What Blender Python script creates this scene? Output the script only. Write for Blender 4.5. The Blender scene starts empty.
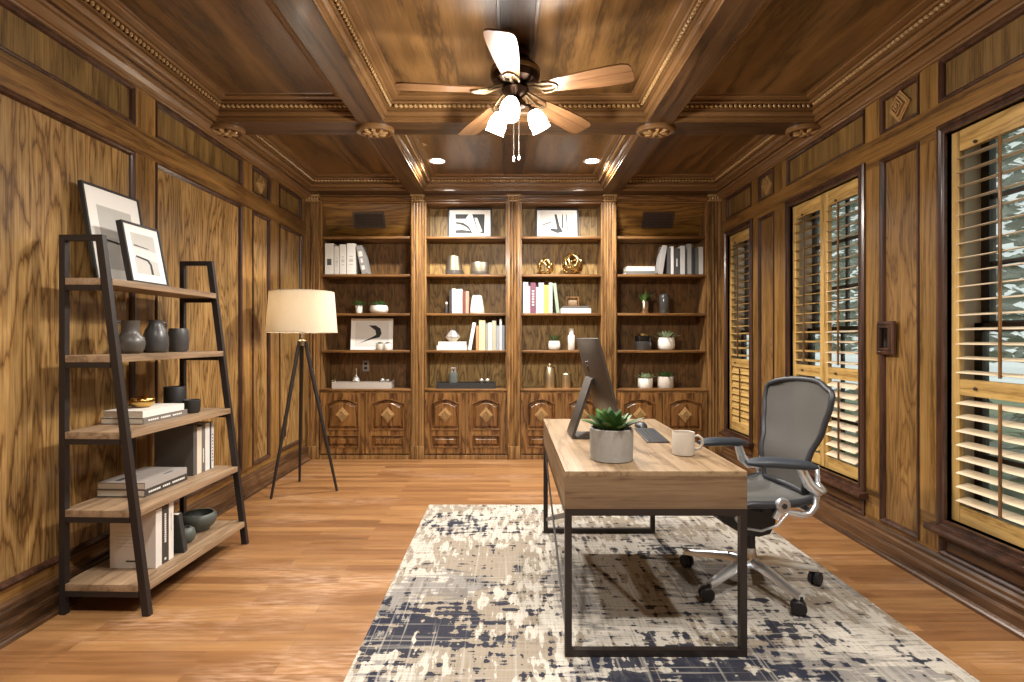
import bpy, bmesh, math, random
from mathutils import Vector, Matrix
random.seed(7)
R = math.radians
C = bpy.context.scene.collection
F = 545.0          # focal length in pixels of the 1024 px wide frame
EYE = 1.30         # eye height

# ------------------------------------------------------------------ helpers
def px(x, Y):               # world X of image column x at depth Y
    return (x - 510.0) / F * Y

def srgb(h):
    h = h.lstrip('#')
    out = []
    for i in (0, 2, 4):
        c = int(h[i:i+2], 16) / 255
        out.append(c / 12.92 if c <= .04045 else ((c + .055) / 1.055) ** 2.4)
    return (*out, 1)

def box(bm, x0, x1, y0, y1, z0, z1, bev=0, mi=0):
    m = Matrix.Translation(((x0+x1)/2, (y0+y1)/2, (z0+z1)/2)) @ Matrix.Diagonal((abs(x1-x0), abs(y1-y0), abs(z1-z0), 1))
    r = bmesh.ops.create_cube(bm, size=1, matrix=m)
    vs = r['verts']
    fs = {f for v in vs for f in v.link_faces}
    for f in fs: f.material_index = mi
    if bev:
        es = list({e for v in vs for e in v.link_edges})
        rr = bmesh.ops.bevel(bm, geom=es, offset=bev, segments=2, affect='EDGES', profile=.6)
        for f in rr['faces']: f.material_index = mi

def obox(bm, M, sx, sy, sz, bev=0, mi=0):      # oriented box, M places its centre
    r = bmesh.ops.create_cube(bm, size=1, matrix=M @ Matrix.Diagonal((sx, sy, sz, 1)))
    vs = r['verts']
    for f in {f for v in vs for f in v.link_faces}: f.material_index = mi
    if bev:
        es = list({e for v in vs for e in v.link_edges})
        rr = bmesh.ops.bevel(bm, geom=es, offset=bev, segments=2, affect='EDGES', profile=.6)
        for f in rr['faces']: f.material_index = mi

def frame_of(d, up=None):
    d = Vector(d).normalized()
    up = Vector(up) if up else (Vector((0, 0, 1)) if abs(d.z) < .95 else Vector((1, 0, 0)))
    s = d.cross(up).normalized(); u = s.cross(d).normalized()
    return d, s, u

def bar(bm, p0, p1, w, h, up=None, mi=0, taper=1.0, bev=0):   # straight bar of w (sideways) x h section
    p0, p1 = Vector(p0), Vector(p1)
    d, s, u = frame_of(p1 - p0, up)
    rings = []
    for p, k in ((p0, 1), (p1, taper)):
        rings.append([bm.verts.new(p + s*(a*w*k/2) + u*(b*h*k/2)) for a, b in ((-1,-1),(1,-1),(1,1),(-1,1))])
    fs = [bm.faces.new(rings[0][::-1]), bm.faces.new(rings[1])]
    for i in range(4):
        j = (i+1) % 4
        fs.append(bm.faces.new((rings[0][i], rings[0][j], rings[1][j], rings[1][i])))
    for f in fs: f.material_index = mi

def tube(bm, pts, r, seg=10, closed=False, mi=0, flat=1.0, up=None):
    pts = [Vector(p) for p in pts]
    n = len(pts)
    rad = r if isinstance(r, (list, tuple)) else [r]*n
    rings = []
    pu = None
    for i, p in enumerate(pts):
        a = pts[(i-1) % n] if (closed or i > 0) else p
        b = pts[(i+1) % n] if (closed or i < n-1) else p
        d = (b - a).normalized()
        if pu is None:
            d, s, u = frame_of(d, up)
        else:
            s = d.cross(pu)
            if s.length < 1e-6: d, s, u = frame_of(d)
            s.normalize(); u = s.cross(d).normalized()
        pu = u
        rings.append([bm.verts.new(p + (s*math.cos(2*math.pi*k/seg) + u*math.sin(2*math.pi*k/seg)*flat)*rad[i]) for k in range(seg)])
    m = n if closed else n-1
    for i in range(m):
        a, b = rings[i], rings[(i+1) % n]
        for k in range(seg):
            f = bm.faces.new((a[k], a[(k+1) % seg], b[(k+1) % seg], b[k])); f.material_index = mi
    if not closed:
        f = bm.faces.new(rings[0][::-1]); f.material_index = mi
        f = bm.faces.new(rings[-1]); f.material_index = mi

def lathe(bm, prof, c=(0,0,0), seg=28, mi=0, M=None, sy=1.0):     # prof: (r, z)
    c = Vector(c)
    rings = []
    for r, z in prof:
        if r < 1e-5:
            p = Vector((0,0,z)); p = (M @ p) if M else p
            rings.append([bm.verts.new(p + c)])
        else:
            ring = []
            for k in range(seg):
                a = 2*math.pi*k/seg
                p = Vector((r*math.cos(a), r*math.sin(a)*sy, z)); p = (M @ p) if M else p
                ring.append(bm.verts.new(p + c))
            rings.append(ring)
    for a, b in zip(rings, rings[1:]):
        if len(a) == 1 and len(b) == 1: continue
        for k in range(seg):
            j = (k+1) % seg
            if len(a) == 1: f = bm.faces.new((a[0], b[k], b[j]))
            elif len(b) == 1: f = bm.faces.new((a[k], a[j], b[0]))
            else: f = bm.faces.new((a[k], a[j], b[j], b[k]))
            f.material_index = mi

def ball(bm, c, rx, ry=None, rz=None, seg=12, mi=0, M=None):
    ry = ry or rx; rz = rz or rx
    m = Matrix.Translation(c) @ (M or Matrix()) @ Matrix.Diagonal((rx, ry, rz, 1))
    r = bmesh.ops.create_uvsphere(bm, u_segments=seg, v_segments=max(4, seg//2+1), radius=1, matrix=m)
    for f in {f for v in r['verts'] for f in v.link_faces}: f.material_index = mi

def prism(bm, poly, to3, h0, h1, mi=0):        # poly [(u,v)], to3(u,v,h)
    a = [bm.verts.new(to3(u, v, h0)) for u, v in poly]
    b = [bm.verts.new(to3(u, v, h1)) for u, v in poly]
    n = len(poly)
    fs = [bm.faces.new(a[::-1]), bm.faces.new(b)]
    for i in range(n):
        j = (i+1) % n
        fs.append(bm.faces.new((a[i], a[j], b[j], b[i])))
    for f in fs: f.material_index = mi

def sweep_frame(bm, to3, rect, prof, mi=0):    # mitred moulding round a rectangle; prof (inset, height)
    u0, v0, u1, v1 = rect
    rings = []
    for d, h in prof:
        rings.append([bm.verts.new(to3(u, v, h)) for u, v in ((u0+d, v0+d), (u1-d, v0+d), (u1-d, v1-d), (u0+d, v1-d))])
    for a, b in zip(rings, rings[1:]):
        for i in range(4):
            j = (i+1) % 4
            f = bm.faces.new((a[i], a[j], b[j], b[i])); f.material_index = mi

def sweep_poly(bm, to3, loops, mi=0):          # list of equal-length closed loops [(u,v,h)...]
    rings = [[bm.verts.new(to3(*p)) for p in lp] for lp in loops]
    n = len(rings[0])
    for a, b in zip(rings, rings[1:]):
        for i in range(n):
            j = (i+1) % n
            f = bm.faces.new((a[i], a[j], b[j], b[i])); f.material_index = mi
    return rings

def extrude_profile(bm, prof, to3, a0, a1, mi=0, caps=True):   # open/closed profile [(p,q)] swept from a0 to a1
    A = [bm.verts.new(to3(p, q, a0)) for p, q in prof]
    B = [bm.verts.new(to3(p, q, a1)) for p, q in prof]
    n = len(prof)
    for i in range(n):
        j = (i+1) % n
        f = bm.faces.new((A[i], A[j], B[j], B[i])); f.material_index = mi
    if caps:
        for f in (bm.faces.new(A[::-1]), bm.faces.new(B)): f.material_index = mi

def obj(name, bm, mat, parent=None, smooth=True, kind=None, label=None, ang=29):
    bmesh.ops.recalc_face_normals(bm, faces=bm.faces)
    me = bpy.data.meshes.new(name)
    bm.to_mesh(me); bm.free()
    for m in (mat if isinstance(mat, (list, tuple)) else [mat]): me.materials.append(m)
    if smooth:
        me.polygons.foreach_set('use_smooth', [True]*len(me.polygons))
        me.set_sharp_from_angle(angle=R(ang))
    o = bpy.data.objects.new(name, me); C.objects.link(o)
    if parent: o.parent = parent
    if kind: o['kind'] = kind
    if label: o['label'] = label
    return o

def struct(name, bm, mat, **k):
    return obj(name, bm, mat, kind='structure', **k)

def thing(name, label, cat, loc=(0,0,0), rz=0, group=None):
    o = bpy.data.objects.new(name, None); C.objects.link(o)
    o.location = loc; o.rotation_euler = (0, 0, rz)
    o.empty_display_size = .05
    o['label'] = label; o['category'] = cat
    if group: o['group'] = group
    return o

def tag(o, label, cat, group=None, kind=None):
    o['label'] = label; o['category'] = cat
    if group: o['group'] = group
    if kind: o['kind'] = kind
    return o

def dup(root, loc, rz=None, label=None, group=None):
    r = root.copy(); C.objects.link(r); r.location = loc
    if rz is not None: r.rotation_euler = (0, 0, rz)
    if label: r['label'] = label
    if group: r['group'] = group
    for ch in list(root.children):
        c = ch.copy(); C.objects.link(c); c.parent = r
        for g in ch.children:
            d = g.copy(); C.objects.link(d); d.parent = c
    return r

NB = bmesh.new

# ------------------------------------------------------------------ materials
def newmat(name):
    m = bpy.data.materials.new(name); m.use_nodes = True
    nt = m.node_tree
    return m, nt, nt.nodes, nt.links, nt.nodes['Principled BSDF']

def plain(name, col, rough=.5, metal=0, bump=0, bscale=200, emit=0, coat=0, var=.0, vscale=30, spec=.5):
    m, nt, N, L, b = newmat(name)
    c = srgb(col) if isinstance(col, str) else col
    b.inputs['Base Color'].default_value = c
    b.inputs['Roughness'].default_value = rough
    b.inputs['Metallic'].default_value = metal
    b.inputs['Coat Weight'].default_value = coat
    b.inputs['Specular IOR Level'].default_value = spec
    tc = N.new('ShaderNodeTexCoord')
    n = N.new('ShaderNodeTexNoise'); n.inputs['Scale'].default_value = vscale; n.inputs['Detail'].default_value = 4
    L.new(tc.outputs['Object'], n.inputs['Vector'])
    if var:
        mx = N.new('ShaderNodeMix'); mx.data_type = 'RGBA'
        mx.inputs[6].default_value = tuple(x*(1-var) for x in c[:3]) + (1,)
        mx.inputs[7].default_value = tuple(min(1, x*(1+var)) for x in c[:3]) + (1,)
        L.new(n.outputs['Fac'], mx.inputs[0]); L.new(mx.outputs[2], b.inputs['Base Color'])
    if bump:
        n2 = N.new('ShaderNodeTexNoise'); n2.inputs['Scale'].default_value = bscale
        L.new(tc.outputs['Object'], n2.inputs['Vector'])
        bp = N.new('ShaderNodeBump'); bp.inputs['Strength'].default_value = bump; bp.inputs['Distance'].default_value = .002
        L.new(n2.outputs['Fac'], bp.inputs['Height']); L.new(bp.outputs['Normal'], b.inputs['Normal'])
    if emit:
        b.inputs['Emission Color'].default_value = c; b.inputs['Emission Strength'].default_value = emit
    return m

def ramp(N, stops, interp='LINEAR'):
    r = N.new('ShaderNodeValToRGB'); cr = r.color_ramp; cr.interpolation = interp
    while len(cr.elements) < len(stops): cr.elements.new(.5)
    for e, (p, c) in zip(cr.elements, stops):
        e.position = p; e.color = srgb(c) if isinstance(c, str) else c
    return r

def wood(name, dark, mid, light, axis='Z', freq=3.0, stretch=.16, rings=9, rough=.42, bump=.25, tone=.35, coat=.0, grain=.62, spec=.4, warm=True):
    """plain-sawn grain: contour bands of a stretched noise make the cathedral arches, a finer noise the pores"""
    if warm:
        sh = lambda h: '#' + ''.join('%02x' % min(255, round(int(h[1+2*i:3+2*i], 16)*k)) for i, k in enumerate((1.0, 1.0, .93)))
        dark, mid, light = sh(dark), sh(mid), sh(light)
    m, nt, N, L, b = newmat(name)
    tc = N.new('ShaderNodeTexCoord')
    mp = N.new('ShaderNodeMapping')
    s = {'X': (stretch, 1, 1), 'Y': (1, stretch, 1), 'Z': (1, 1, stretch)}[axis]
    mp.inputs['Scale'].default_value = tuple(freq*k for k in s)
    L.new(tc.outputs['Object'], mp.inputs['Vector'])
    n1 = N.new('ShaderNodeTexNoise'); n1.inputs['Scale'].default_value = 1; n1.inputs['Detail'].default_value = 3.0; n1.inputs['Roughness'].default_value = .42; n1.inputs['Distortion'].default_value = .25
    L.new(mp.outputs[0], n1.inputs['Vector'])
    mu = N.new('ShaderNodeMath'); mu.operation = 'MULTIPLY'; mu.inputs[1].default_value = rings
    L.new(n1.outputs['Fac'], mu.inputs[0])
    mpj = N.new('ShaderNodeMapping'); mpj.inputs['Scale'].default_value = {'X': (9, 70, 70), 'Y': (70, 9, 70), 'Z': (70, 70, 9)}[axis]
    L.new(tc.outputs['Object'], mpj.inputs['Vector'])
    nj = N.new('ShaderNodeTexNoise'); nj.inputs['Scale'].default_value = 1; nj.inputs['Detail'].default_value = 3
    L.new(mpj.outputs[0], nj.inputs['Vector'])
    mj = N.new('ShaderNodeMath'); mj.operation = 'MULTIPLY_ADD'; mj.inputs[1].default_value = .75; L.new(nj.outputs['Fac'], mj.inputs[0]); L.new(mu.outputs[0], mj.inputs[2])
    fr = N.new('ShaderNodeMath'); fr.operation = 'FRACT'; L.new(mj.outputs[0], fr.inputs[0])
    r = ramp(N, [(0, dark), (.16, mid), (.55, light), (.88, mid), (1, dark)])
    L.new(fr.outputs[0], r.inputs[0])
    # pores
    mp2 = N.new('ShaderNodeMapping')
    s2 = {'X': (3, 150, 150), 'Y': (150, 3, 150), 'Z': (150, 150, 3)}[axis]
    mp2.inputs['Scale'].default_value = s2
    L.new(tc.outputs['Object'], mp2.inputs['Vector'])
    n2 = N.new('ShaderNodeTexNoise'); n2.inputs['Scale'].default_value = 1; n2.inputs['Detail'].default_value = 3
    L.new(mp2.outputs[0], n2.inputs['Vector'])
    r2 = ramp(N, [(.3, (1-grain, 1-grain, 1-grain, 1)), (.56, (1, 1, 1, 1))])
    L.new(n2.outputs['Fac'], r2.inputs[0])
    m1 = N.new('ShaderNodeMix'); m1.data_type = 'RGBA'; m1.blend_type = 'MULTIPLY'; m1.inputs[0].default_value = .8
    L.new(r.outputs[0], m1.inputs[6]); L.new(r2.outputs[0], m1.inputs[7])
    # uneven stain
    n3 = N.new('ShaderNodeTexNoise'); n3.inputs['Scale'].default_value = 1.7; n3.inputs['Detail'].default_value = 3
    L.new(mp.outputs[0], n3.inputs['Vector'])
    r3 = ramp(N, [(.3, (1-tone, 1-tone, 1-tone, 1)), (.7, (1+tone*.5, 1+tone*.5, 1+tone*.5, 1))])
    L.new(n3.outputs['Fac'], r3.inputs[0])
    m2 = N.new('ShaderNodeMix'); m2.data_type = 'RGBA'; m2.blend_type = 'MULTIPLY'; m2.inputs[0].default_value = 1
    L.new(m1.outputs[2], m2.inputs[6]); L.new(r3.outputs[0], m2.inputs[7])
    L.new(m2.outputs[2], b.inputs['Base Color'])
    b.inputs['Roughness'].default_value = rough
    b.inputs['Coat Weight'].default_value = coat; b.inputs['Coat Roughness'].default_value = .15
    b.inputs['Specular IOR Level'].default_value = spec
    bp = N.new('ShaderNodeBump'); bp.inputs['Strength'].default_value = bump; bp.inputs['Distance'].default_value = .001
    L.new(n2.outputs['Fac'], bp.inputs['Height']); L.new(bp.outputs['Normal'], b.inputs['Normal'])
    return m

WL = dict(dark='#4a2e14', mid='#8a6232', light='#a87f47')
M = {}
M['panel_l'] = wood('oak_panel_left', '#5c3e1f', '#8d6a40', '#a68458', 'Z', 4.6, .15, 17, rough=.36, tone=.3, coat=.12)
M['frame_lv'] = wood('oak_stile_left', '#634524', '#866238', '#967145', 'Z', 6, .06, 7, rough=.36, coat=.12)
M['frame_ly'] = wood('oak_rail_left', '#55391f', '#75522d', '#86643a', 'Y', 6, .06, 7, rough=.36, coat=.12)
M['frieze'] = wood('oak_frieze', '#584226', '#725730', '#82663e', 'Z', 5, .1, 7, rough=.4, coat=.1)
M['panel_r'] = wood('oak_panel_right', '#5a3d21', '#7a5933', '#8a683f', 'Z', 7, .12, 15, rough=.36, coat=.12)
M['frame_rv'] = wood('oak_stile_right', '#60431f', '#815f34', '#916d40', 'Z', 6, .06, 6, rough=.36, coat=.12)
M['frame_ry'] = wood('oak_rail_right', '#553c20', '#73522c', '#866237', 'Y', 6, .06, 6, rough=.36, coat=.12)
M['mould'] = wood('dark_moulding', '#2c1b15', '#3f2820', '#4e342a', 'Z', 8, .1, 4, rough=.3, coat=.25, tone=.2)
M['base'] = wood('baseboard_wood', '#38261a', '#523826', '#644731', 'Y', 8, .06, 5, rough=.32, coat=.2)
M['apron'] = wood('apron_wood', '#3d2819', '#563b26', '#684a31', 'Y', 7, .06, 6, rough=.34, coat=.2)
M['ceil'] = wood('ceiling_veneer', '#432e1a', '#614526', '#745433', 'Y', 3, .12, 5, rough=.38, coat=.06, tone=.45, grain=.35)
M['beam_y'] = wood('beam_long', '#352316', '#4a3220', '#5b402a', 'Y', 6, .06, 5, rough=.42, coat=.04)
M['beam_x'] = wood('beam_cross', '#352316', '#4a3220', '#5b402a', 'X', 6, .06, 5, rough=.42, coat=.04)
M['crown'] = plain('crown_moulding', '#6b4d2d', .32, 0, var=.18, vscale=9, coat=.25)
M['rope'] = plain('carved_gilt_rope', '#9a7b50', .34, 0, var=.2, vscale=60, coat=.2)
M['carve'] = plain('carved_oak', '#97774c', .36, 0, var=.25, vscale=50, coat=.15)
M['case'] = wood('bookcase_frame', '#553a20', '#7f5b37', '#967149', 'Z', 7, .07, 7, rough=.36, coat=.15)
M['case_x'] = wood('bookcase_rail', '#51361e', '#754f2e', '#8a633c', 'X', 7, .07, 7, rough=.36, coat=.15)
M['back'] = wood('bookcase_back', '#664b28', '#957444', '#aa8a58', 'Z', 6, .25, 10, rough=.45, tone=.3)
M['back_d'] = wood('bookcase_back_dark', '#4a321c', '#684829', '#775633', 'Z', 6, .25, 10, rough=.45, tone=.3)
M['door'] = wood('cabinet_door', '#472b18', '#75502f', '#8d663d', 'Z', 7, .12, 7, rough=.3, coat=.3)
M['door_p'] = wood('cabinet_door_panel', '#3f2615', '#6a4628', '#815a35', 'Z', 6, .2, 8, rough=.3, coat=.3)
M['soffit'] = wood('soffit_board', '#553517', '#75501f', '#8a6330', 'X', 6, .12, 8, rough=.4)
M['shut'] = wood('shutter_wood', '#8f6e40', '#b39059', '#c4a26b', 'Z', 8, .08, 5, rough=.4, coat=.1, tone=.2, grain=.25)
M['shut_y'] = wood('shutter_rail_wood', '#8f6e40', '#b39059', '#c4a26b', 'Y', 8, .08, 5, rough=.4, coat=.1, tone=.2, grain=.25)
M['louv_lit'] = wood('louver_wood_lit', '#b59f80', '#c9b598', '#d3c2a8', 'Y', 8, .08, 4, rough=.42, tone=.12, grain=.15, warm=False)  # paler copy of the shutter wood, its lit look put into the colour
M['blade'] = wood('fan_blade_wood', '#4d3322', '#654630', '#72533b', 'X', 10, .05, 5, rough=.28, coat=.3, tone=.2, grain=.25)
M['desk'] = wood('desk_oak', '#6f583f', '#846d52', '#8f785c', 'Y', 7, .06, 6, rough=.5, tone=.12, grain=.25, warm=False)
M['desk_x'] = wood('desk_oak_end', '#5c4632', '#6f5841', '#7a634b', 'X', 7, .05, 6, rough=.5, tone=.2, grain=.35, warm=False)
M['ladder'] = wood('ladder_board', '#745c44', '#8a7157', '#977d62', 'Y', 7, .06, 6, rough=.5, tone=.2, grain=.35, warm=False)
M['antique'] = plain('antique_brass', '#85745a', .35, .9)
M['black'] = plain('black_steel', '#2b2523', .42, .3)
M['iron'] = plain('bronze_metal', '#3b2c22', .3, .9)
M['chrome'] = plain('polished_aluminium', '#e4e9f0', .3, .9)
M['steel'] = plain('brushed_nickel', '#b8b2a6', .3, 1)
M['rubber'] = plain('black_rubber', '#17171a', .5)
M['plastic'] = plain('graphite_plastic', '#26282c', .45)
M['pad'] = plain('armrest_vinyl', '#2c3138', .5, coat=.1)
M['spacegrey'] = plain('space_grey_aluminium', '#504c49', .4, .5)
M['screen'] = plain('screen_glass', '#08090b', .08)
M['concrete'] = plain('concrete', '#8d8983', .8, bump=.5, bscale=90, var=.18, vscale=35)
M['soil'] = plain('dark_soil', '#2c2119', .95, bump=1, bscale=120)
M['white_pot'] = plain('white_glazed', '#d9d5cc', .45, bump=.2, bscale=120, var=.05)
M['grey_pot'] = plain('pale_grey_clay', '#b3aa9e', .7, bump=.4, bscale=150, var=.1, vscale=60)
M['stoneware'] = plain('dark_stoneware', '#4c4742', .38, bump=.15, var=.1)
M['stone2'] = plain('blue_black_stoneware', '#3d3b3a', .34, bump=.15, var=.1)
M['celadon'] = plain('green_grey_stoneware', '#4c504a', .5, bump=.3, var=.2, vscale=60)
M['matte_black'] = plain('matte_black', '#1f1d1c', .6)
M['mug'] = plain('speckled_mug', '#aba092', .5, bump=.1, var=.1, vscale=160)
M['brass'] = plain('polished_brass', '#c9a45f', .2, 1)
M['gold'] = plain('antique_gold', '#bfa46c', .26, 1)
M['copper'] = plain('copper', '#d0bba4', .25, 1)
M['pewter'] = plain('brushed_pewter', '#8d8371', .46, .95)
M['champ'] = plain('champagne_metal', '#cdbd9c', .3, .95)
M['silver'] = plain('silver', '#e8e6e2', .22, .75)
M['pages'] = plain('page_edges', '#cfc6b6', .8, bump=.4, bscale=300, var=.06, vscale=200)
M['mat_w'] = plain('white_mat_board', '#e6e3dd', .75)
M['art_g'] = plain('grey_print', '#b9b6b0', .7, var=.12, vscale=6)
M['art_l'] = plain('pale_print', '#d3d0ca', .7, var=.05, vscale=6)
M['art_k'] = plain('black_ink', '#1a1a1a', .6)
M['ink'] = plain('print_ink', '#3a3835', .7)
M['ink_w'] = plain('white_print', '#d8d4cc', .7)
M['dark_glass'] = plain('smoked_glass', '#3f3d3c', .12, .2, coat=.5)
M['tray_g'] = plain('pale_grey_tray', '#a8a199', .6)
M['reveal'] = plain('painted_reveal', '#b7a68f', .6)
M['plate'] = plain('switch_plate', '#8d8780', .5)
M['brownplate'] = plain('brown_plate', '#3a2a1e', .45)

def glassmat(name, col, alpha=.25):
    m, nt, N, L, b = newmat(name)
    b.inputs['Base Color'].default_value = srgb(col); b.inputs['Roughness'].default_value = .05
    b.inputs['Transmission Weight'].default_value = 0
    t = N.new('ShaderNodeBsdfTransparent'); t.inputs[0].default_value = srgb('#eef2f0')
    mx = N.new('ShaderNodeMixShader'); mx.inputs[0].default_value = alpha
    L.new(t.outputs[0], mx.inputs[1]); L.new(b.outputs[0], mx.inputs[2])
    L.new(mx.outputs[0], N['Material Output'].inputs[0])
    return m
M['pane'] = glassmat('window_glass', '#dfe8e8', .10)
M['clear'] = glassmat('clear_glass', '#8f9694', .2)
M['smoke'] = glassmat('smoked_clear', '#181614', .72)
M['mesh'] = glassmat('chair_mesh', '#4a4743', .86)
for nd in M['mesh'].node_tree.nodes:
    if nd.type == 'BSDF_PRINCIPLED': nd.inputs['Roughness'].default_value = .75
M['mesh_d'] = plain('seat_mesh', '#4a4946', .7, bump=.6, bscale=400)

def emitter(name, col, s):
    m, nt, N, L, b = newmat(name)
    e = N.new('ShaderNodeEmission'); e.inputs[0].default_value = srgb(col); e.inputs[1].default_value = s
    L.new(e.outputs[0], N['Material Output'].inputs[0])
    return m
M['bulb'] = emitter('lit_frosted_glass', '#fff2e4', 14)
M['can_on'] = emitter('lit_downlight', '#fff3e6', 30)

def leafmat(name, a, bcol, tipc=None):
    m, nt, N, L, b = newmat(name)
    g = N.new('ShaderNodeNewGeometry')
    r = ramp(N, [(0, a), (1, bcol)])
    L.new(g.outputs['Random Per Island'], r.inputs[0]); L.new(r.outputs[0], b.inputs['Base Color'])
    b.inputs['Roughness'].default_value = .42
    b.inputs['Subsurface Weight'].default_value = 0
    return m
M['leaf'] = leafmat('succulent_green', '#26401f', '#54783c')
M['leaf_pale'] = leafmat('succulent_grey_green', '#7f9a78', '#b5c4a4')
M['leaf_dk'] = leafmat('dark_green_leaf', '#2c4a2a', '#53793f')
M['leaf_pp'] = leafmat('dark_purple_leaf', '#2a2427', '#4a3a40')
M['leaf_out'] = leafmat('tree_leaf', '#98a196', '#bcc3b6')

# lampshade linen: lets light through
def linen():
    m, nt, N, L, b = newmat('linen_shade')
    tc = N.new('ShaderNodeTexCoord')
    mp = N.new('ShaderNodeMapping'); mp.inputs['Scale'].default_value = (60, 60, 400)
    n = N.new('ShaderNodeTexNoise'); n.inputs['Scale'].default_value = 1.5
    L.new(tc.outputs['Object'], mp.inputs[0]); L.new(mp.outputs[0], n.inputs['Vector'])
    r = ramp(N, [(.3, '#cfc3ae'), (.7, '#dcd2c0')]); L.new(n.outputs['Fac'], r.inputs[0])
    d = N.new('ShaderNodeBsdfDiffuse'); t = N.new('ShaderNodeBsdfTranslucent')
    L.new(r.outputs[0], d.inputs[0]); L.new(r.outputs[0], t.inputs[0])
    mx = N.new('ShaderNodeMixShader'); mx.inputs[0].default_value = .34
    L.new(d.outputs[0], mx.inputs[1]); L.new(t.outputs[0], mx.inputs[2])
    L.new(mx.outputs[0], N['Material Output'].inputs[0])
    return m
M['linen'] = linen()

def floormat():
    m, nt, N, L, b = newmat('oak_floor')
    tc = N.new('ShaderNodeTexCoord')
    br = N.new('ShaderNodeTexBrick')
    br.offset = .37; br.offset_frequency = 2; br.squash = 1
    br.inputs['Scale'].default_value = 1; br.inputs['Brick Width'].default_value = .92; br.inputs['Row Height'].default_value = .078
    br.inputs['Mortar Size'].default_value = .0009; br.inputs['Mortar Smooth'].default_value = .3; br.inputs['Bias'].default_value = 0
    br.inputs['Color1'].default_value = (0, 0, 0, 1); br.inputs['Color2'].default_value = (1, 1, 1, 1); br.inputs['Mortar'].default_value = (.5, .5, .5, 1)
    L.new(tc.outputs['Object'], br.inputs['Vector'])
    rc = ramp(N, [(0, '#755031'), (.35, '#835c38'), (.7, '#926b43'), (1, '#7c5635')])
    L.new(br.outputs['Color'], rc.inputs[0])
    # grain, moved per plank
    va = N.new('ShaderNodeVectorMath'); va.operation = 'SCALE'; va.inputs['Scale'].default_value = 7.3
    L.new(br.outputs['Color'], va.inputs[0])
    ad = N.new('ShaderNodeVectorMath'); ad.operation = 'ADD'
    L.new(tc.outputs['Object'], ad.inputs[0]); L.new(va.outputs[0], ad.inputs[1])
    mp = N.new('ShaderNodeMapping'); mp.inputs['Scale'].default_value = (2.2, 26, 1)
    L.new(ad.outputs[0], mp.inputs[0])
    n = N.new('ShaderNodeTexNoise'); n.inputs['Scale'].default_value = 1; n.inputs['Detail'].default_value = 6; n.inputs['Distortion'].default_value = .6
    L.new(mp.outputs[0], n.inputs['Vector'])
    rg = ramp(N, [(.3, (.7, .66, .62, 1)), (.6, (1.06, 1.06, 1.06, 1))])
    L.new(n.outputs['Fac'], rg.inputs[0])
    m1 = N.new('ShaderNodeMix'); m1.data_type = 'RGBA'; m1.blend_type = 'MULTIPLY'; m1.inputs[0].default_value = .85
    L.new(rc.outputs[0], m1.inputs[6]); L.new(rg.outputs[0], m1.inputs[7])
    # whitish streaked patches, denser around one spot
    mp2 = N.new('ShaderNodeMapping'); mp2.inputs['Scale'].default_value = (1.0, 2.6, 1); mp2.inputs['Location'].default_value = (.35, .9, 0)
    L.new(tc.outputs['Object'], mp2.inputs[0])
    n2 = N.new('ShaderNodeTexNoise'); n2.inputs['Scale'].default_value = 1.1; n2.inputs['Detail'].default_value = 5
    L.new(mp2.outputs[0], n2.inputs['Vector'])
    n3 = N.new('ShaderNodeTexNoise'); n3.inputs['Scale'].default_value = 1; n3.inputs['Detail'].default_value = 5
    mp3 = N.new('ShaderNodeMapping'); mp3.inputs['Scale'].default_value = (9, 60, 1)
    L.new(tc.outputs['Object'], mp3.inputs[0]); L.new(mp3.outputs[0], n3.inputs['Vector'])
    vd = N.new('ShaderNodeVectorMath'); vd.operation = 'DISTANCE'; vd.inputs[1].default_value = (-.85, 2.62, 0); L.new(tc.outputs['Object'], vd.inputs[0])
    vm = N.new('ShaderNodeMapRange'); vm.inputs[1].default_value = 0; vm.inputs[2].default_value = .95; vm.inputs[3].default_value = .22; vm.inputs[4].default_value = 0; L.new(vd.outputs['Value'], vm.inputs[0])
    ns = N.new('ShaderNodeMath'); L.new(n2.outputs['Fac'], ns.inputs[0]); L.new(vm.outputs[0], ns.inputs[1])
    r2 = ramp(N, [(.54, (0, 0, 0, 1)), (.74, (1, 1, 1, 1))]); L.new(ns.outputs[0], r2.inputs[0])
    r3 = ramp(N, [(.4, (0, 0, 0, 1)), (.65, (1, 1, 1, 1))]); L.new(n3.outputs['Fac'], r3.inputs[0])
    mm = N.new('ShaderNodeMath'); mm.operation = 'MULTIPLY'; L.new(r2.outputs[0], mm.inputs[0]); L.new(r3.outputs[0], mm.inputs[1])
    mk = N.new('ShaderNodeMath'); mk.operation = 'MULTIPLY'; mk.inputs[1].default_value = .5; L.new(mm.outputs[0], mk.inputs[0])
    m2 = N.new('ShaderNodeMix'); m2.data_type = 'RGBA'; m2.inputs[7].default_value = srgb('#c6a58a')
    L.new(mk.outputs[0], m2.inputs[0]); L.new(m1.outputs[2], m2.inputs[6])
    # joints
    m3 = N.new('ShaderNodeMix'); m3.data_type = 'RGBA'; m3.inputs[7].default_value = srgb('#6b3f1e')
    L.new(br.outputs['Fac'], m3.inputs[0]); L.new(m2.outputs[2], m3.inputs[6])
    L.new(m3.outputs[2], b.inputs['Base Color'])
    rr = N.new('ShaderNodeMapRange'); rr.inputs[3].default_value = .24; rr.inputs[4].default_value = .42
    L.new(n.outputs['Fac'], rr.inputs[0]); L.new(rr.outputs[0], b.inputs['Roughness'])
    bp = N.new('ShaderNodeBump'); bp.inputs['Strength'].default_value = .35; bp.inputs['Distance'].default_value = .002; bp.invert = True
    L.new(br.outputs['Fac'], bp.inputs['Height']); L.new(bp.outputs['Normal'], b.inputs['Normal'])
    return m
M['floor'] = floormat()

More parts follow.
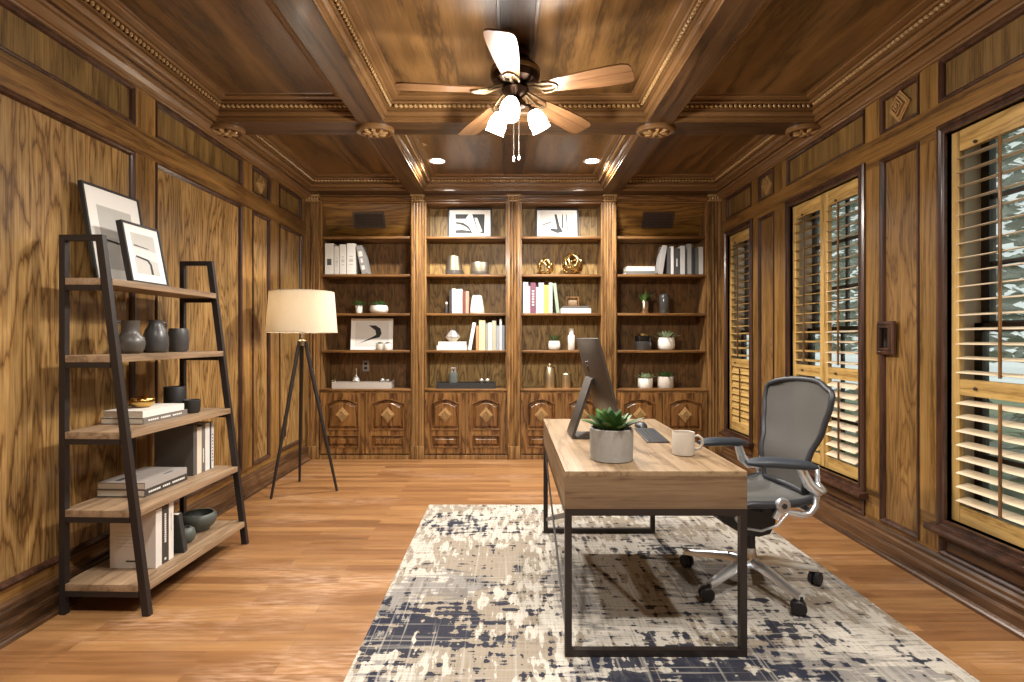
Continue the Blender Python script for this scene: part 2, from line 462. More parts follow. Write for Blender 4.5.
def rugmat():
    m, nt, N, L, b = newmat('distressed_rug')
    tc = N.new('ShaderNodeTexCoord')
    def noise(sc, scale=1, det=4, loc=(0,0,0), rough=.5, dist=0):
        mp = N.new('ShaderNodeMapping'); mp.inputs['Scale'].default_value = sc; mp.inputs['Location'].default_value = loc
        L.new(tc.outputs['Object'], mp.inputs[0])
        n = N.new('ShaderNodeTexNoise'); n.inputs['Scale'].default_value = scale; n.inputs['Detail'].default_value = det
        n.inputs['Roughness'].default_value = rough; n.inputs['Distortion'].default_value = dist
        L.new(mp.outputs[0], n.inputs['Vector']); return n.outputs['Fac']
    def step(v, a, c):
        r = ramp(N, [(a, (0,0,0,1)), (c, (1,1,1,1))]); L.new(v, r.inputs[0]); return r.outputs[0]
    def math2(op, a, c):
        x = N.new('ShaderNodeMath'); x.operation = op
        for i, v in enumerate((a, c)):
            if isinstance(v, (int, float)): x.inputs[i].default_value = v
            else: L.new(v, x.inputs[i])
        return x.outputs[0]
    def mix(f, a, c):
        x = N.new('ShaderNodeMix'); x.data_type = 'RGBA'; L.new(f, x.inputs[0])
        if isinstance(a, str): x.inputs[6].default_value = srgb(a)
        else: L.new(a, x.inputs[6])
        if isinstance(c, str): x.inputs[7].default_value = srgb(c)
        else: L.new(c, x.inputs[7])
        return x.outputs[2]
    # blocky woven streaks: one noise drawn out along the length, one across
    alongn = noise((26, 7, 1), 1, 4, (3, 1, 0))
    acrossn = noise((7, 30, 1), 1, 4, (0, 5, 0))
    block = math2('MAXIMUM', alongn, acrossn)
    blocks = math2('MULTIPLY', alongn, acrossn)
    zone_b = noise((.8, 1.35, 1), 1.4, 2, (4.1, .62, 0))       # where beige sits
    def blob(cx, cy, rx, ry, k):
        mp = N.new('ShaderNodeMapping'); mp.inputs['Location'].default_value = (-cx/rx, -cy/ry, 0); mp.inputs['Scale'].default_value = (1/rx, 1/ry, 0)
        L.new(tc.outputs['Object'], mp.inputs[0])
        ln = N.new('ShaderNodeVectorMath'); ln.operation = 'LENGTH'; L.new(mp.outputs[0], ln.inputs[0])
        mr = N.new('ShaderNodeMapRange'); mr.inputs[1].default_value = 0; mr.inputs[2].default_value = 1; mr.inputs[3].default_value = k; mr.inputs[4].default_value = 0
        L.new(ln.outputs['Value'], mr.inputs[0]); return mr.outputs[0]
    zn = blob(-.42, 2.40, .55, .36, .30)
    for a_ in ((.75, 2.10, .75, .34, .32), (1.25, 2.45, .35, .22, .22), (-.33, 3.78, .5, .30, .19), (.15, 2.6, .3, .3, .12), (1.0, 3.3, .5, .3, .14)): zn = math2('MAXIMUM', zn, blob(*a_))
    zone_n = math2('ADD', math2('MULTIPLY', noise((2, 3, 1), 1.25, 2, (7.77, 3.3, 0)), .3), zn)
    base = mix(step(math2('ADD', noise((90, 5, 1), 1, 3), noise((5, 90, 1), 1, 3)), .8, 1.2), '#8b857b', '#aea89e')
    beige = math2('MULTIPLY', step(math2('ADD', math2('MULTIPLY', zone_b, 1.0), math2('MULTIPLY', alongn, .95)), .985, 1.02), .75)
    c = mix(beige, base, '#786b5a')
    grey = step(math2('ADD', noise((1.3, 1.0, 1), 1.4, 2, (9, 9, 0)), math2('MULTIPLY', acrossn, .5)), .82, .86)
    c = mix(math2('MULTIPLY', grey, .7), c, '#646160')
    navy = step(math2('ADD', zone_n, math2('MULTIPLY', blocks, 1.5)), .655, .672)
    c = mix(math2('MULTIPLY', navy, .9), c, '#0f182d')
    flecks = step(blocks, .40, .42)
    c = mix(math2('MULTIPLY', flecks, .75), c, '#2c2b2d')
    # pale weave lines that break the pattern into a loose plaid
    lines = math2('MULTIPLY', step(noise((55, 1.2, 1), 1, 2, (2, 2, 0)), .60, .66), .45)
    c = mix(lines, c, '#a39d93')
    lines2 = math2('MULTIPLY', step(noise((1.2, 55, 1), 1, 2, (5, 2, 0)), .60, .66), .45)
    c = mix(lines2, c, '#a39d93')
    L.new(c, b.inputs['Base Color'])
    b.inputs['Roughness'].default_value = .95; b.inputs['Specular IOR Level'].default_value = .15
    n = noise((300, 300, 1), 1, 3)
    bp = N.new('ShaderNodeBump'); bp.inputs['Strength'].default_value = .6; bp.inputs['Distance'].default_value = .003
    L.new(n, bp.inputs['Height']); L.new(bp.outputs['Normal'], b.inputs['Normal'])
    return m
M['rug'] = rugmat()

_bc = {}
def bookcol(h):
    if h not in _bc: _bc[h] = plain('book_cloth_' + h.lstrip('#'), h, .6, bump=.15, bscale=300, var=.06)
    return _bc[h]
# ================================================================== ROOM
XL, XR, XC = -2.19, 2.27, .04
YF, YB = -1.0, 5.85          # front wall, bookcase face
ZB, ZC = 2.836, 2.98         # beam underside, ceiling
trim_n = [0]
def trim():
    trim_n[0] += 1
    return 'trim_%d' % trim_n[0]

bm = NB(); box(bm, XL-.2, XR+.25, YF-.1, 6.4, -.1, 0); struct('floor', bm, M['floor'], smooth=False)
bm = NB(); box(bm, XL-.2, XR+.25, YF-.1, 6.4, ZC, ZC+.1); struct('ceiling', bm, M['ceil'], smooth=False)
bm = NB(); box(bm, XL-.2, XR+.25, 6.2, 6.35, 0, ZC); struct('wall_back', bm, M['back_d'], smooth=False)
bm = NB(); box(bm, XL-.2, XR+.25, YF-.1, YF, 0, ZC); struct('wall_front', bm, M['panel_l'], smooth=False)

PANEL = [(0, 0), (0, .008), (.010, .010), (.020, .002), (.024, -.006), (.027, -.016)]
def grid_frame(bm, rects, ylo, yhi, zlo, zhi, to_x, t, miv=0, mih=1):
    """solid stile-and-rail face between ylo..yhi that leaves the rects (y0,z0,y1,z1) open"""
    zs = sorted({zlo, zhi, *[r[1] for r in rects], *[r[3] for r in rects]})
    for za, zb in zip(zs, zs[1:]):
        zm = (za+zb)/2
        holes = sorted((r[0], r[2]) for r in rects if r[1] < zm < r[3])
        y = ylo
        for a, b_ in holes + [(yhi, yhi)]:
            if a - y > 1e-4:
                mi = miv if (holes and a - y < .6) else mih
                x0, x1 = to_x(0), to_x(-t)
                box(bm, min(x0, x1), max(x0, x1), y, a, za, zb, mi=mi)
            y = b_

def ornament(bm, to3, cu, cv, r):
    """carved lozenge: stepped diamond with chevrons in it"""
    def dia(k, h0, h1):
        prism(bm, [(cu-r*k, cv), (cu, cv-r*k*1.15), (cu+r*k, cv), (cu, cv+r*k*1.15)], to3, h0, h1)
    dia(1.0, 0, .012); dia(.84, .012, .016)
    for k in (.62, .36):
        for sx in (-1, 1):
            for sv in (-1, 1):
                p = [(cu, cv+sv*r*k*1.15), (cu+sx*r*k, cv), (cu+sx*r*(k-.13), cv), (cu, cv+sv*r*(k-.13)*1.15)]
                prism(bm, p, to3, .016, .032)
    prism(bm, [(cu-r*.14, cv), (cu, cv-r*.16), (cu+r*.14, cv), (cu, cv+r*.16)], to3, .016, .034)

# ---- left wall
toL = lambda h: XL + h
uvL = lambda u, v, h: Vector((XL + h, u, v))
lp = [(-.85, .10), (.25, 1.72), (1.90, 3.18), (3.365, 4.45), (4.63, 4.97), (5.17, 5.73)]
rects = [(a, .215, b, 2.385) for a, b in lp] + [(a, 2.54, b, 2.765) for a, b in lp]
bm = NB(); box(bm, XL-.2, XL-.016, YF, 6.2, 0, ZC)
wl = struct('wall_left', bm, M['panel_l'], smooth=False)
bm = NB(); grid_frame(bm, rects, YF, YB+.02, 0, ZB, toL, .016)
obj('stile_and_rail_frame', bm, [M['frame_lv'], M['frame_ly']], wl, smooth=False, kind='structure')
bm = NB()
for r in rects: sweep_frame(bm, uvL, r, PANEL)
obj('panel_moulding', bm, M['mould'], wl, kind='structure', smooth=False)
bm = NB()
for a, b in lp: box(bm, XL-.018, XL-.014, a, b, 2.54, 2.765)
obj('frieze_panel', bm, M['frieze'], wl, smooth=False, kind='structure')
bm = NB(); ornament(bm, lambda u, v, h: uvL(u, v, h-.014), 4.80, 2.652, .075)
obj('carved_lozenge', bm, M['carve'], wl, kind='structure', smooth=False)

# ---- right wall with three window openings
toR = lambda h: XR - h
uvR = lambda u, v, h: Vector((XR - h, u, v))
WIN = [(5.10, 5.735), (3.485, 4.466), (1.52, 2.88)]
WZ0, WZ1 = .305, 2.41
CAS = .05
piers = [(4.68, 4.98), (3.02, 3.34), (1.05, 1.37), (-.8, .85)]
fr = [(a, 2.54, b, 2.765) for a, b in [(5.12, 5.72), (4.68, 4.98), (3.485, 4.466), (3.02, 3.34), (1.52, 2.88), (1.05, 1.37), (-.8, .85)]]
rects = [(a, .18, b, 2.39) for a, b in piers] + fr
apr = [(a, .165, b, .262) for a, b in WIN]
bm = NB()
wo = sorted([(a+CAS, b-CAS) for a, b in WIN])
y = YF
for a, b in wo + [(6.2, 6.2)]:
    box(bm, XR+.016, XR+.2, y, a, 0, ZC)
    if b > a:
        box(bm, XR+.016, XR+.2, a, b, 0, WZ0+CAS); box(bm, XR+.016, XR+.2, a, b, WZ1-CAS, ZC)
    y = b
wr = struct('wall_right', bm, M['panel_r'], smooth=False)
bm = NB(); grid_frame(bm, rects + apr + [(a+CAS, WZ0+CAS, b-CAS, WZ1-CAS) for a, b in WIN], YF, YB+.02, 0, ZB, toR, .016)
obj('stile_and_rail_frame', bm, [M['frame_rv'], M['frame_ry']], wr, smooth=False, kind='structure')
bm = NB()
for r in rects + apr: sweep_frame(bm, uvR, r, PANEL)
obj('panel_moulding', bm, M['mould'], wr, kind='structure', smooth=False)
bm = NB()
for r in fr: box(bm, XR+.014, XR+.018, r[0], r[2], r[1], r[3])
obj('frieze_panel', bm, M['frieze'], wr, smooth=False, kind='structure')
bm = NB()
for r in apr: box(bm, XR+.012, XR+.018, r[0], r[2], r[1], r[3])
obj('apron_panel', bm, M['apron'], wr, smooth=False, kind='structure')
bm = NB()
for cy in (4.83, 3.18, 1.21): ornament(bm, lambda u, v, h: uvR(u, v, h-.014), cy, 2.652, .085)
obj('carved_lozenge', bm, M['carve'], wr, kind='structure', smooth=False)

# ---- baseboards
BASE = [(0, .0), (.066, 0), (.066, .016), (.058, .024), (.046, .028), (.042, .03), (.042, .072), (.036, .082), (.030, .086), (.028, .12), (.020, .13), (.016, .145), (.006, .158), (0, .16)]
bm = NB(); extrude_profile(bm, BASE, lambda p, q, a: Vector((XL+p, a, q)), YF, 5.80)
struct('baseboard_left', bm, M['base'], smooth=False)
bm = NB(); extrude_profile(bm, BASE, lambda p, q, a: Vector((XR-p, a, q)), YF, 5.80)
struct('baseboard_right', bm, M['base'], smooth=False)

# ---- windows: casing, stool, sash, panes
for i, (a, b) in enumerate(WIN):
    bm = NB()
    sweep_frame(bm, uvR, (a, WZ0, b, WZ1), [(-.008, -.002), (-.008, .012), (.004, .020), (.016, .020), (.022, .010), (.034, .010), (.040, .016), (.048, .014), (CAS, 0), (CAS, -.03)])
    w = struct('window_%d' % (i+1), bm, M['mould'], smooth=False)
    bm = NB()
    extrude_profile(bm, [(.0, .28), (.05, .28), (.06, .288), (.062, .30), (.056, .312), (.0, .318), (-.02, .318), (-.02, .28)], lambda p, q, t: Vector((XR-p, t, q)), a-.035, b+.035)
    obj('window_sill', bm, M['mould'], w, kind='structure')
    bm = NB()
    sweep_frame(bm, uvR, (a, WZ0, b, WZ1), [(CAS+.001, -.03), (CAS+.001, -.19)])
    obj('reveal', bm, M['reveal'], w, kind='structure', smooth=False)
    bm = NB()
    y0, y1, z0, z1 = a+CAS, b-CAS, WZ0+CAS, WZ1-CAS
    zm = z0 + (z1-z0)*.5
    x = XR + .14
    for (za, zb, xo) in ((z0, zm+.02, 0), (zm-.02, z1, .035)):
        xx = x + xo
        box(bm, xx, xx+.035, y0, y0+.05, za, zb); box(bm, xx, xx+.035, y1-.05, y1, za, zb)
        box(bm, xx, xx+.035, y0, y1, za, za+.05); box(bm, xx, xx+.035, y0, y1, zb-.045, zb)
        for k in (1, 2):
            zz = za + (zb-za)*k/3
            box(bm, xx+.008, xx+.028, y0, y1, zz-.011, zz+.011)
        ym = (y0+y1)/2
        box(bm, xx+.008, xx+.028, ym-.011, ym+.011, za, zb)
    obj('sash', bm, plain('dark_sash_%d' % i, '#2a241f', .45), w, smooth=False, kind='structure')
    bm = NB(); box(bm, x+.014, x+.018, y0, y1, z0, zm); box(bm, x+.05, x+.054, y0, y1, zm, z1)
    obj('pane', bm, M['pane'], w, smooth=False, kind='structure')

# ---- ceiling: beams, coffers, battens
BX = (XC-1.03, XC+1.03); BHW = .0925
BY = (4.0, 2.12, .24); BHY = .12
for x in BX:
    bm = NB(); box(bm, x-BHW, x+BHW, YF, 5.86, ZB, ZC, bev=.003); struct(trim(), bm, M['beam_y'], smooth=False)
for y in BY:
    bm = NB()
    for xa, xb in ((XL, BX[0]-BHW), (BX[0]+BHW, BX[1]-BHW), (BX[1]+BHW, XR)):
        box(bm, xa, xb, y-BHY, y+BHY, ZB+.0005, ZC, bev=.002)
    struct(trim(), bm, M['beam_x'], smooth=False)
bm = NB(); box(bm, XL, -2.09, YF, 5.86, ZB, ZC); struct(trim(), bm, M['beam_y'], smooth=False)
bm = NB(); box(bm, 2.17, XR, YF, 5.86, ZB, ZC); struct(trim(), bm, M['beam_y'], smooth=False)
bm = NB()
for xa, xb in ((-2.09, BX[0]-BHW), (BX[0]+BHW, BX[1]-BHW), (BX[1]+BHW, 2.17)): box(bm, xa, xb, 5.69, 6.2, ZB+.0005, ZC)
struct(trim(), bm, M['beam_x'], smooth=False)
COFF = [(d, ZB+h) for d, h in ((0, 0), (0, .016), (.012, .020), (.012, .026), (.005, .029), (.005, .034), (.020, .038), (.030, .046), (.034, .056), (.034, .062), (.026, .064), (.026, .070),
        (.048, .073), (.048, .078), (.043, .080), (.043, .102), (.074, .104), (.079, .109), (.080, .116), (.072, .118), (.072, .122), (.100, .126), (.118, .128), (.124, .133), (.124, .1375), (.116, .139), (.142, .1435))]
cx = [(-2.09, BX[0]-BHW), (BX[0]+BHW, BX[1]-BHW), (BX[1]+BHW, 2.17)]
cy = [(4.12, 5.69), (2.24, 3.88), (.36, 2.0), (YF, .12)]
for j, (ya, yb) in enumerate(cy):
    for xa, xb in cx:
        bm = NB(); sweep_frame(bm, lambda u, v, h: Vector((u, v, h)), (xa+.0015, ya+.0015, xb-.0015, yb-.0015), COFF)
        t = struct(trim(), bm, M['crown'], smooth=False)
        if j > 2: continue
        bm = NB()
        d = .0585; z = ZB + .091; st = .034
        for (p, q) in (((xa+d, ya+d), (xb-d, ya+d)), ((xb-d, ya+d), (xb-d, yb-d)), ((xb-d, yb-d), (xa+d, yb-d)), ((xa+d, yb-d), (xa+d, ya+d))):
            p, q = Vector((*p, z)), Vector((*q, z))
            n = int((q-p).length/st); dd = (q-p).normalized()
            Mr = Matrix.Rotation(math.atan2(dd.y, dd.x) + .55, 4, 'Z')
            for k in range(n):
                r = bmesh.ops.create_icosphere(bm, subdivisions=1, radius=1, matrix=Matrix.Translation(p + dd*(k+.5)*st) @ Mr @ Matrix.Diagonal((.019, .0115, .013, 1)))
        obj('rope_moulding', bm, M['rope'], t, kind='structure')
for ya, yb in cy:
    bm = NB()
    x0, x1 = XC-.11, XC+.11
    box(bm, x0+.02, x1-.02, ya+.135, yb-.135, ZC-.008, ZC)
    for xe in (x0, x1-.022): box(bm, xe, xe+.022, ya+.135, yb-.135, ZC-.018, ZC, bev=.004)
    struct(trim(), bm, M['beam_y'])
# small crown between frieze and the wall beams
CR = [(0, 2.772), (.010, 2.772), (.014, 2.782), (.024, 2.786), (.034, 2.80), (.056, 2.818), (.070, 2.822), (.074, ZB), (0, ZB)]
bm = NB(); extrude_profile(bm, CR, lambda p, q, a: Vector((XL+p, a, q)), YF, 5.83); struct(trim(), bm, M['crown'], smooth=False)
bm = NB(); extrude_profile(bm, CR, lambda p, q, a: Vector((XR-p, a, q)), YF, 5.83); struct(trim(), bm, M['crown'], smooth=False)

# carved bosses where the beams cross
def boss(x, y, w=.155):
    bm = NB()
    lathe(bm, [(w, 0), (w, -.020), (w*.94, -.032), (w*.80, -.034), (w*.74, -.022), (0, -.020)], (x, y, ZB), 28, sy=.82)
    t = struct(trim(), bm, M['crown'])
    bm = NB()
    for k in range(8):
        a = k*math.pi/4
        Mr = Matrix.Rotation(a, 4, 'Z')
        ball(bm, (x+math.cos(a)*w*.42, y+math.sin(a)*w*.34, ZB-.028), w*.27, w*.11, .016, 8, M=Mr)
    ball(bm, (x, y, ZB-.03), w*.2, w*.17, .02, 10)
    obj('carved_leaves', bm, M['carve'], t, kind='structure')
for x in (XL+.10, BX[0], BX[1], XR-.10):
    for y in BY[:2]: boss(x, y, .140)

# ---- fluted pilasters between the bookcase bays
PIL = [(-2.188, -2.048), (-1.057, -.923), (-.027, .107), (1.003, 1.137), (2.128, 2.268)]
for xa, xb in PIL:
    bm = NB()
    w = xb - xa
    n = 3; m_ = .022; fl = (w - 2*m_)/n
    prof = [(xa, 5.885), (xa, 5.835), (xa+m_*.8, 5.835)]
    for k in range(n):
        u = xa + m_ + k*fl
        for s in range(7):
            a = math.pi*s/6
            prof.append((u + fl*.1 + fl*.8*(1-math.cos(a))/2, 5.835 + .015*math.sin(a)))
    prof += [(xb-m_*.8, 5.835), (xb, 5.835), (xb, 5.885)]
    extrude_profile(bm, prof, lambda p, q, a: Vector((p, q, a)), .14, 2.765)
    box(bm, xa, xb, 5.828, 5.885, 0, .14, bev=.004)
    t = struct(trim(), bm, M['case'])
    bm = NB()
    box(bm, xa-.004, xb+.004, 5.825, 5.885, 2.762, 2.778, bev=.003)
    box(bm, xa-.01, xb+.01, 5.812, 5.885, 2.812, ZB, bev=.005)
    for k in range(5):
        u = xa + w*(k+.5)/5
        ball(bm, (u, 5.83, 2.795), w*.105, .02, .022, 8)
    obj('capital', bm, M['carve'], t, kind='structure')
# frieze board over the bays
bm = NB()
for (xa, xb) in ((PIL[0][1], PIL[1][0]), (PIL[1][1], PIL[2][0]), (PIL[2][1], PIL[3][0]), (PIL[3][1], PIL[4][0])):
    box(bm, xa, xb, 5.86, 5.885, 2.775, ZB)
    box(bm, xa, xb, 5.845, 5.865, 2.795, 2.81, bev=.004)
struct(trim(), bm, M['case_x'])

# ================================================================== BOOKCASE UNITS
ZS = [.752, 1.168, 1.568, 1.988, 2.397]      # counter and shelf tops
BAY = [(PIL[i][1]+.002, PIL[i+1][0]-.002) for i in range(4)]
YS, YBK = 5.872, 6.16                        # shelf front, back panel face
where = ['beside the corner floor lamp', 'its top shelf holding a striped print', 'holding two gold knot balls', 'beside the shuttered windows']
for i, (xa, xb) in enumerate(BAY):
    side = i in (0, 3)
    t = thing('built_in_bookcase', 'built-in oak bookcase bay over carved doors, ' + where[i], 'bookcase', ((xa+xb)/2, YS, 0), 0, 'built-in bookcase bays')
    ox = (xa+xb)/2
    xa, xb = xa-ox, xb-ox
    yb = YBK - YS
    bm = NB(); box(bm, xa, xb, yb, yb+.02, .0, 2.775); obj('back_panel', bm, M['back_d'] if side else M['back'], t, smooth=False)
    for (p, q) in ((xa, xa+.018), (xb-.018, xb)):
        bm = NB(); box(bm, p, q, .015, yb, 0, 2.775); obj('side_panel', bm, M['case'], t, smooth=False)
    bm = NB(); box(bm, xa+.019, xb-.019, .016, yb-.001, 2.755, 2.774); obj('top_panel', bm, M['case_x'], t, smooth=False)
    for z in ZS[1:]:
        bm = NB(); box(bm, xa+.019, xb-.019, 0, yb-.001, z-.026, z, bev=.004); obj('shelf', bm, M['case_x'], t)
    bm = NB(); box(bm, xa+.001, xb-.001, -.026, yb-.001, ZS[0]-.022, ZS[0], bev=.006); obj('counter', bm, M['case_x'], t)
    # face frame of the base
    bm = NB()
    w = xb-xa
    zt, z0 = .728, .085
    box(bm, xa, xa+.02, -.012, .012, 0, zt); box(bm, xb-.02, xb, -.012, .012, 0, zt)
    box(bm, -.012, .012, -.012, .012, 0, zt); box(bm, xa+.02, xb-.02, -.0121, .012, .70, zt)
    box(bm, xa+.02, xb-.02, -.0121, .012, 0, .07); box(bm, xa, xb, -.03, -.012, 0, .045, bev=.006)
    obj('face_frame', bm, M['case'], t, smooth=False)
    for s in (-1, 1):
        d0, d1 = (xa+.014, -.007) if s < 0 else (.007, xb-.014)
        dz0, dz1 = .062, .712
        dw = d1-d0; dc = (d0+d1)/2
        yf = -.034                                 # door face
        pr = lambda u, v, h: Vector((u, yf - h, v))
        bm = NB()
        # arched upper panel outline
        def arch(ins, h):
            u0, u1, v0, v1 = d0+.062+ins, d1-.062-ins, .315+ins, .60-ins
            pts = [(u0, v0, h), (u1, v0, h), (u1, v1, h)]
            n = 9
            for k in range(1, n):
                f = k/n
                sh = .045 + (.012*math.cos((f-.5)*math.pi*6) if False else 0)
                pts.append((u1 + (u0-u1)*f, v1 + sh*math.sin(math.pi*min(1, max(0, (f-.06)/.88)))**.8, h))
            pts.append((u0, v1, h))
            return pts
        def rect2(ins, h, u0=d0+.062, u1=d1-.062, v0=.125, v1=.258):
            return [(u0+ins, v0+ins, h), (u1-ins, v0+ins, h), (u1-ins, v1-ins, h), (u0+ins, v1-ins, h)]
        # door slab, built as a front face with two openings
        top = arch(0, 0)
        ou = [(d0, dz0), (d1, dz0), (d1, dz1), (d0, dz1)]
        # side strips, rails and the arched head
        def quad(pts):
            bm.faces.new([bm.verts.new(pr(*p)) for p in pts])
        quad([(d0, dz0, 0), (d0+.062, dz0, 0), (d0+.062, dz1, 0), (d0, dz1, 0)])
        quad([(d1-.062, dz0, 0), (d1, dz0, 0), (d1, dz1, 0), (d1-.062, dz1, 0)])
        quad([(d0+.062, dz0, 0), (d1-.062, dz0, 0), (d1-.062, .125, 0), (d0+.062, .125, 0)])
        quad([(d0+.062, .258, 0), (d1-.062, .258, 0), (d1-.062, .315, 0), (d0+.062, .315, 0)])
        head = top[2:]
        for p, q in zip(head, head[1:]):
            quad([(p[0], p[1], 0), (p[0], dz1, 0), (q[0], dz1, 0), (q[0], q[1], 0)])
        for p, q in zip(ou, ou[1:] + ou[:1]):      # slab edges
            bm.faces.new([bm.verts.new(Vector(v)) for v in ((p[0], yf, p[1]), (q[0], yf, q[1]), (q[0], -.013, q[1]), (p[0], -.013, p[1]))])
        bmesh.ops.remove_doubles(bm, verts=bm.verts, dist=1e-5)
        door = obj('door', bm, M['door'], t, smooth=False)
        bm = NB()
        steps = [(0, 0), (0, .005), (.007, .006), (.010, -.004), (.013, -.018), (.022, -.018), (.042, -.003), (.045, 0)]
        for fn in (arch, rect2):
            rg = sweep_poly(bm, pr, [fn(a, h) for a, h in steps])
            bm.faces.new(rg[-1])
        obj('raised_panel', bm, M['door_p'], door, smooth=False)
        bm = NB(); ornament(bm, pr, dc, .478, .072)
        obj('carved_lozenge', bm, M['carve'], door, smooth=False)
        hx = d1 - .030 if s < 0 else d0 + .030
        hx2 = d0 + .004 if s < 0 else d1 - .004
        for hz in (.14, .62):
            bm = NB(); tube(bm, [(hx2, yf-.003, hz-.02), (hx2, yf-.003, hz+.02)], .005, 8)
            obj('hinge', bm, M['brownplate'], door)
    if side:
        # sloped board with a return-air grille
        a, b = Vector((0, .02, 2.752)), Vector((0, yb-.012, 2.376))
        dd = (b-a).normalized(); ln = (b-a).length
        nrm = Vector((0, -dd.z, dd.y)) * (-1 if -dd.z < 0 else 1)
        nrm = Vector((0, dd.z, -dd.y))
        if nrm.y > 0: nrm = -nrm
        Mx = Matrix((( 1, 0, 0, 0), (0, dd.y, nrm.y, 0), (0, dd.z, nrm.z, 0), (0, 0, 0, 1)))
        Mb = Matrix.Translation((a+b)/2) @ Mx
        bm = NB(); obox(bm, Mb, w-.04, ln, .012); so = obj('sloped_panel', bm, M['soffit'], t, smooth=False)
        bm = NB()
        vw, vl = .33, .17
        Mv = Mb @ Matrix.Translation((.005 if i == 0 else -.01, -.045, .008))
        for (u, v, su, sv) in ((0, vl/2, vw, .018), (0, -vl/2, vw, .018), (vw/2, 0, .018, vl), (-vw/2, 0, .018, vl)):
            obox(bm, Mv @ Matrix.Translation((u, v, .004)), su, sv, .010, mi=0)
        obox(bm, Mv, vw, vl, .004, mi=1)
        for k in range(9):
            obox(bm, Mv @ Matrix.Translation((0, -vl/2 + vl*(k+.5)/9, .004)) @ Matrix.Rotation(R(35), 4, 'X'), vw, .014, .002, mi=0)
        obj('vent_grille', bm, [M['brownplate'], M['art_k']], t, smooth=False)

# ================================================================== SHUTTERS
def shutter(y0, y1, label, up_tilt, low_tilt, lm='louv_lit'):
    """one hinged louvered panel; y0 is the edge nearer the camera"""
    z0, z1 = WZ0+CAS+.006, WZ1-CAS-.004
    w = y1-y0
    t = thing('plantation_shutter', label, 'shutter', (XR+.034, (y0+y1)/2, z0), 0, 'louvered window shutters')
    h = z1-z0
    sw = .048
    mid0, mid1 = 1.010-z0, 1.092-z0
    bm = NB()
    for a, b in ((-w/2, -w/2+sw), (w/2-sw, w/2)): box(bm, -.014, .014, a, b, 0, h, bev=.002)
    obj('stile', bm, M['shut'], t)
    for nm, (a, b) in (('bottom_rail', (0, .085)), ('middle_rail', (mid0, mid1)), ('top_rail', (h-.105, h))):
        bm = NB(); box(bm, -.013, .013, -w/2+sw+.0002, w/2-sw-.0002, a, b, bev=.002); obj(nm, bm, M['shut_y'], t)
    lw, lt = .074, .009
    def section(za, zb, tilt, first):
        n = round((zb-za)/.0745)
        p = (zb-za)/n
        bm = NB()
        prof = [(lw/2*math.cos(2*math.pi*k/12), lt/2*math.sin(2*math.pi*k/12)) for k in range(12)]
        ca, sa = math.cos(tilt), math.sin(tilt)
        prof = [(x*ca - z*sa, x*sa + z*ca) for x, z in prof]
        extrude_profile(bm, prof, lambda p_, q_, a: Vector((p_, a, q_)), -w/2+sw+.002, w/2-sw-.002)
        lo = obj('louver', bm, M[lm], t)
        lo.location = (0, 0, za+p/2)
        for k in range(1, n):
            c = lo.copy(); C.objects.link(c); c.location = (0, 0, za+p*(k+.5))
        bm = NB()
        xr = -lw/2*abs(ca) - .006
        box(bm, xr-.006, xr+.004, -.006, .006, za+.02, zb-.015 + (lw/2*math.sin(-tilt) if 0 else 0), bev=.002)
        for k in range(n): 
            zz = za+p*(k+.5) - lw/2*sa
            box(bm, xr, xr+.01, -.002, .002, zz-.002, zz+.002)
        obj('tilt_rod', bm, M['door_p'], t)
    section(.085, mid0, low_tilt, True)
    section(mid1, h-.105, up_tilt, False)
    bm = NB()
    for zz in (mid0+.04, h-.09): ball(bm, (-.02, w/2-sw-.10 if w > .3 else 0, zz), .009, seg=10)
    obj('knob', bm, M['brownplate'], t)
g = .004
a, b = WIN[0]; shutter(a+CAS+g, b-CAS-g, 'single louvered oak shutter with closed lower slats, beside the bookcase', R(9), R(66), 'shut_y')
a, b = WIN[1]; m_ = (a+b)/2
shutter(m_+g/2, b-CAS-g, 'half of the middle window shutter pair next to the bookcase, partly behind the chair back', R(9), R(26), 'shut_y')
shutter(a+CAS+g, m_-g/2, 'half of the middle window shutter pair next to the carved wall panel and keypad', R(9), R(26))
a, b = WIN[2]; m_ = (a+b)/2
shutter(m_+g/2, b-CAS-g, 'large oak shutter with open slats, at the picture edge past the keypad', R(9), R(14))
shutter(a+CAS+g, m_-g/2, 'oak shutter leaf closest to the camera, mostly outside the picture', R(9), R(14))
# ================================================================== RUG
bm = NB(); box(bm, -.625, 1.765, 1.16, 4.22, .0005, .011, bev=.003)
rug = tag(obj('rug', bm, M['rug']), 'cream, beige and navy distressed rug under the desk and chair', 'rug')

# ================================================================== DESK
DX0, DX1, DY0, DY1, DZ = .222, .958, 2.20, 3.625, .762
t = thing('desk', 'light oak writing desk with boxed drawer top on black steel sled legs', 'desk', ((DX0+DX1)/2, (DY0+DY1)/2, .012))
ox, oy, oz = (DX0+DX1)/2, (DY0+DY1)/2, .012
x0, x1, y0, y1 = DX0-ox, DX1-ox, DY0-oy, DY1-oy
zt = DZ-oz; zb = .610-oz
bm = NB(); box(bm, x0, x1, y0, y1, zt-.022, zt, bev=.0015); obj('desktop', bm, M['desk'], t)
bm = NB(); box(bm, x0, x1, y0, y0+.02, zb, zt-.0222, bev=.001); obj('end_panel', bm, M['desk_x'], t)
bm = NB(); box(bm, x0, x1, y1-.02, y1, zb, zt-.0222, bev=.001); obj('end_panel', bm, M['desk_x'], t)
bm = NB(); box(bm, x0, x0+.02, y0+.0205, y1-.0205, zb, zt-.0222); obj('side_panel', bm, M['desk'], t)
bm = NB(); box(bm, x0+.021, x1-.03, y0+.021, y1-.021, zb+.002, zb+.012); obj('drawer_bottom', bm, M['desk'], t)
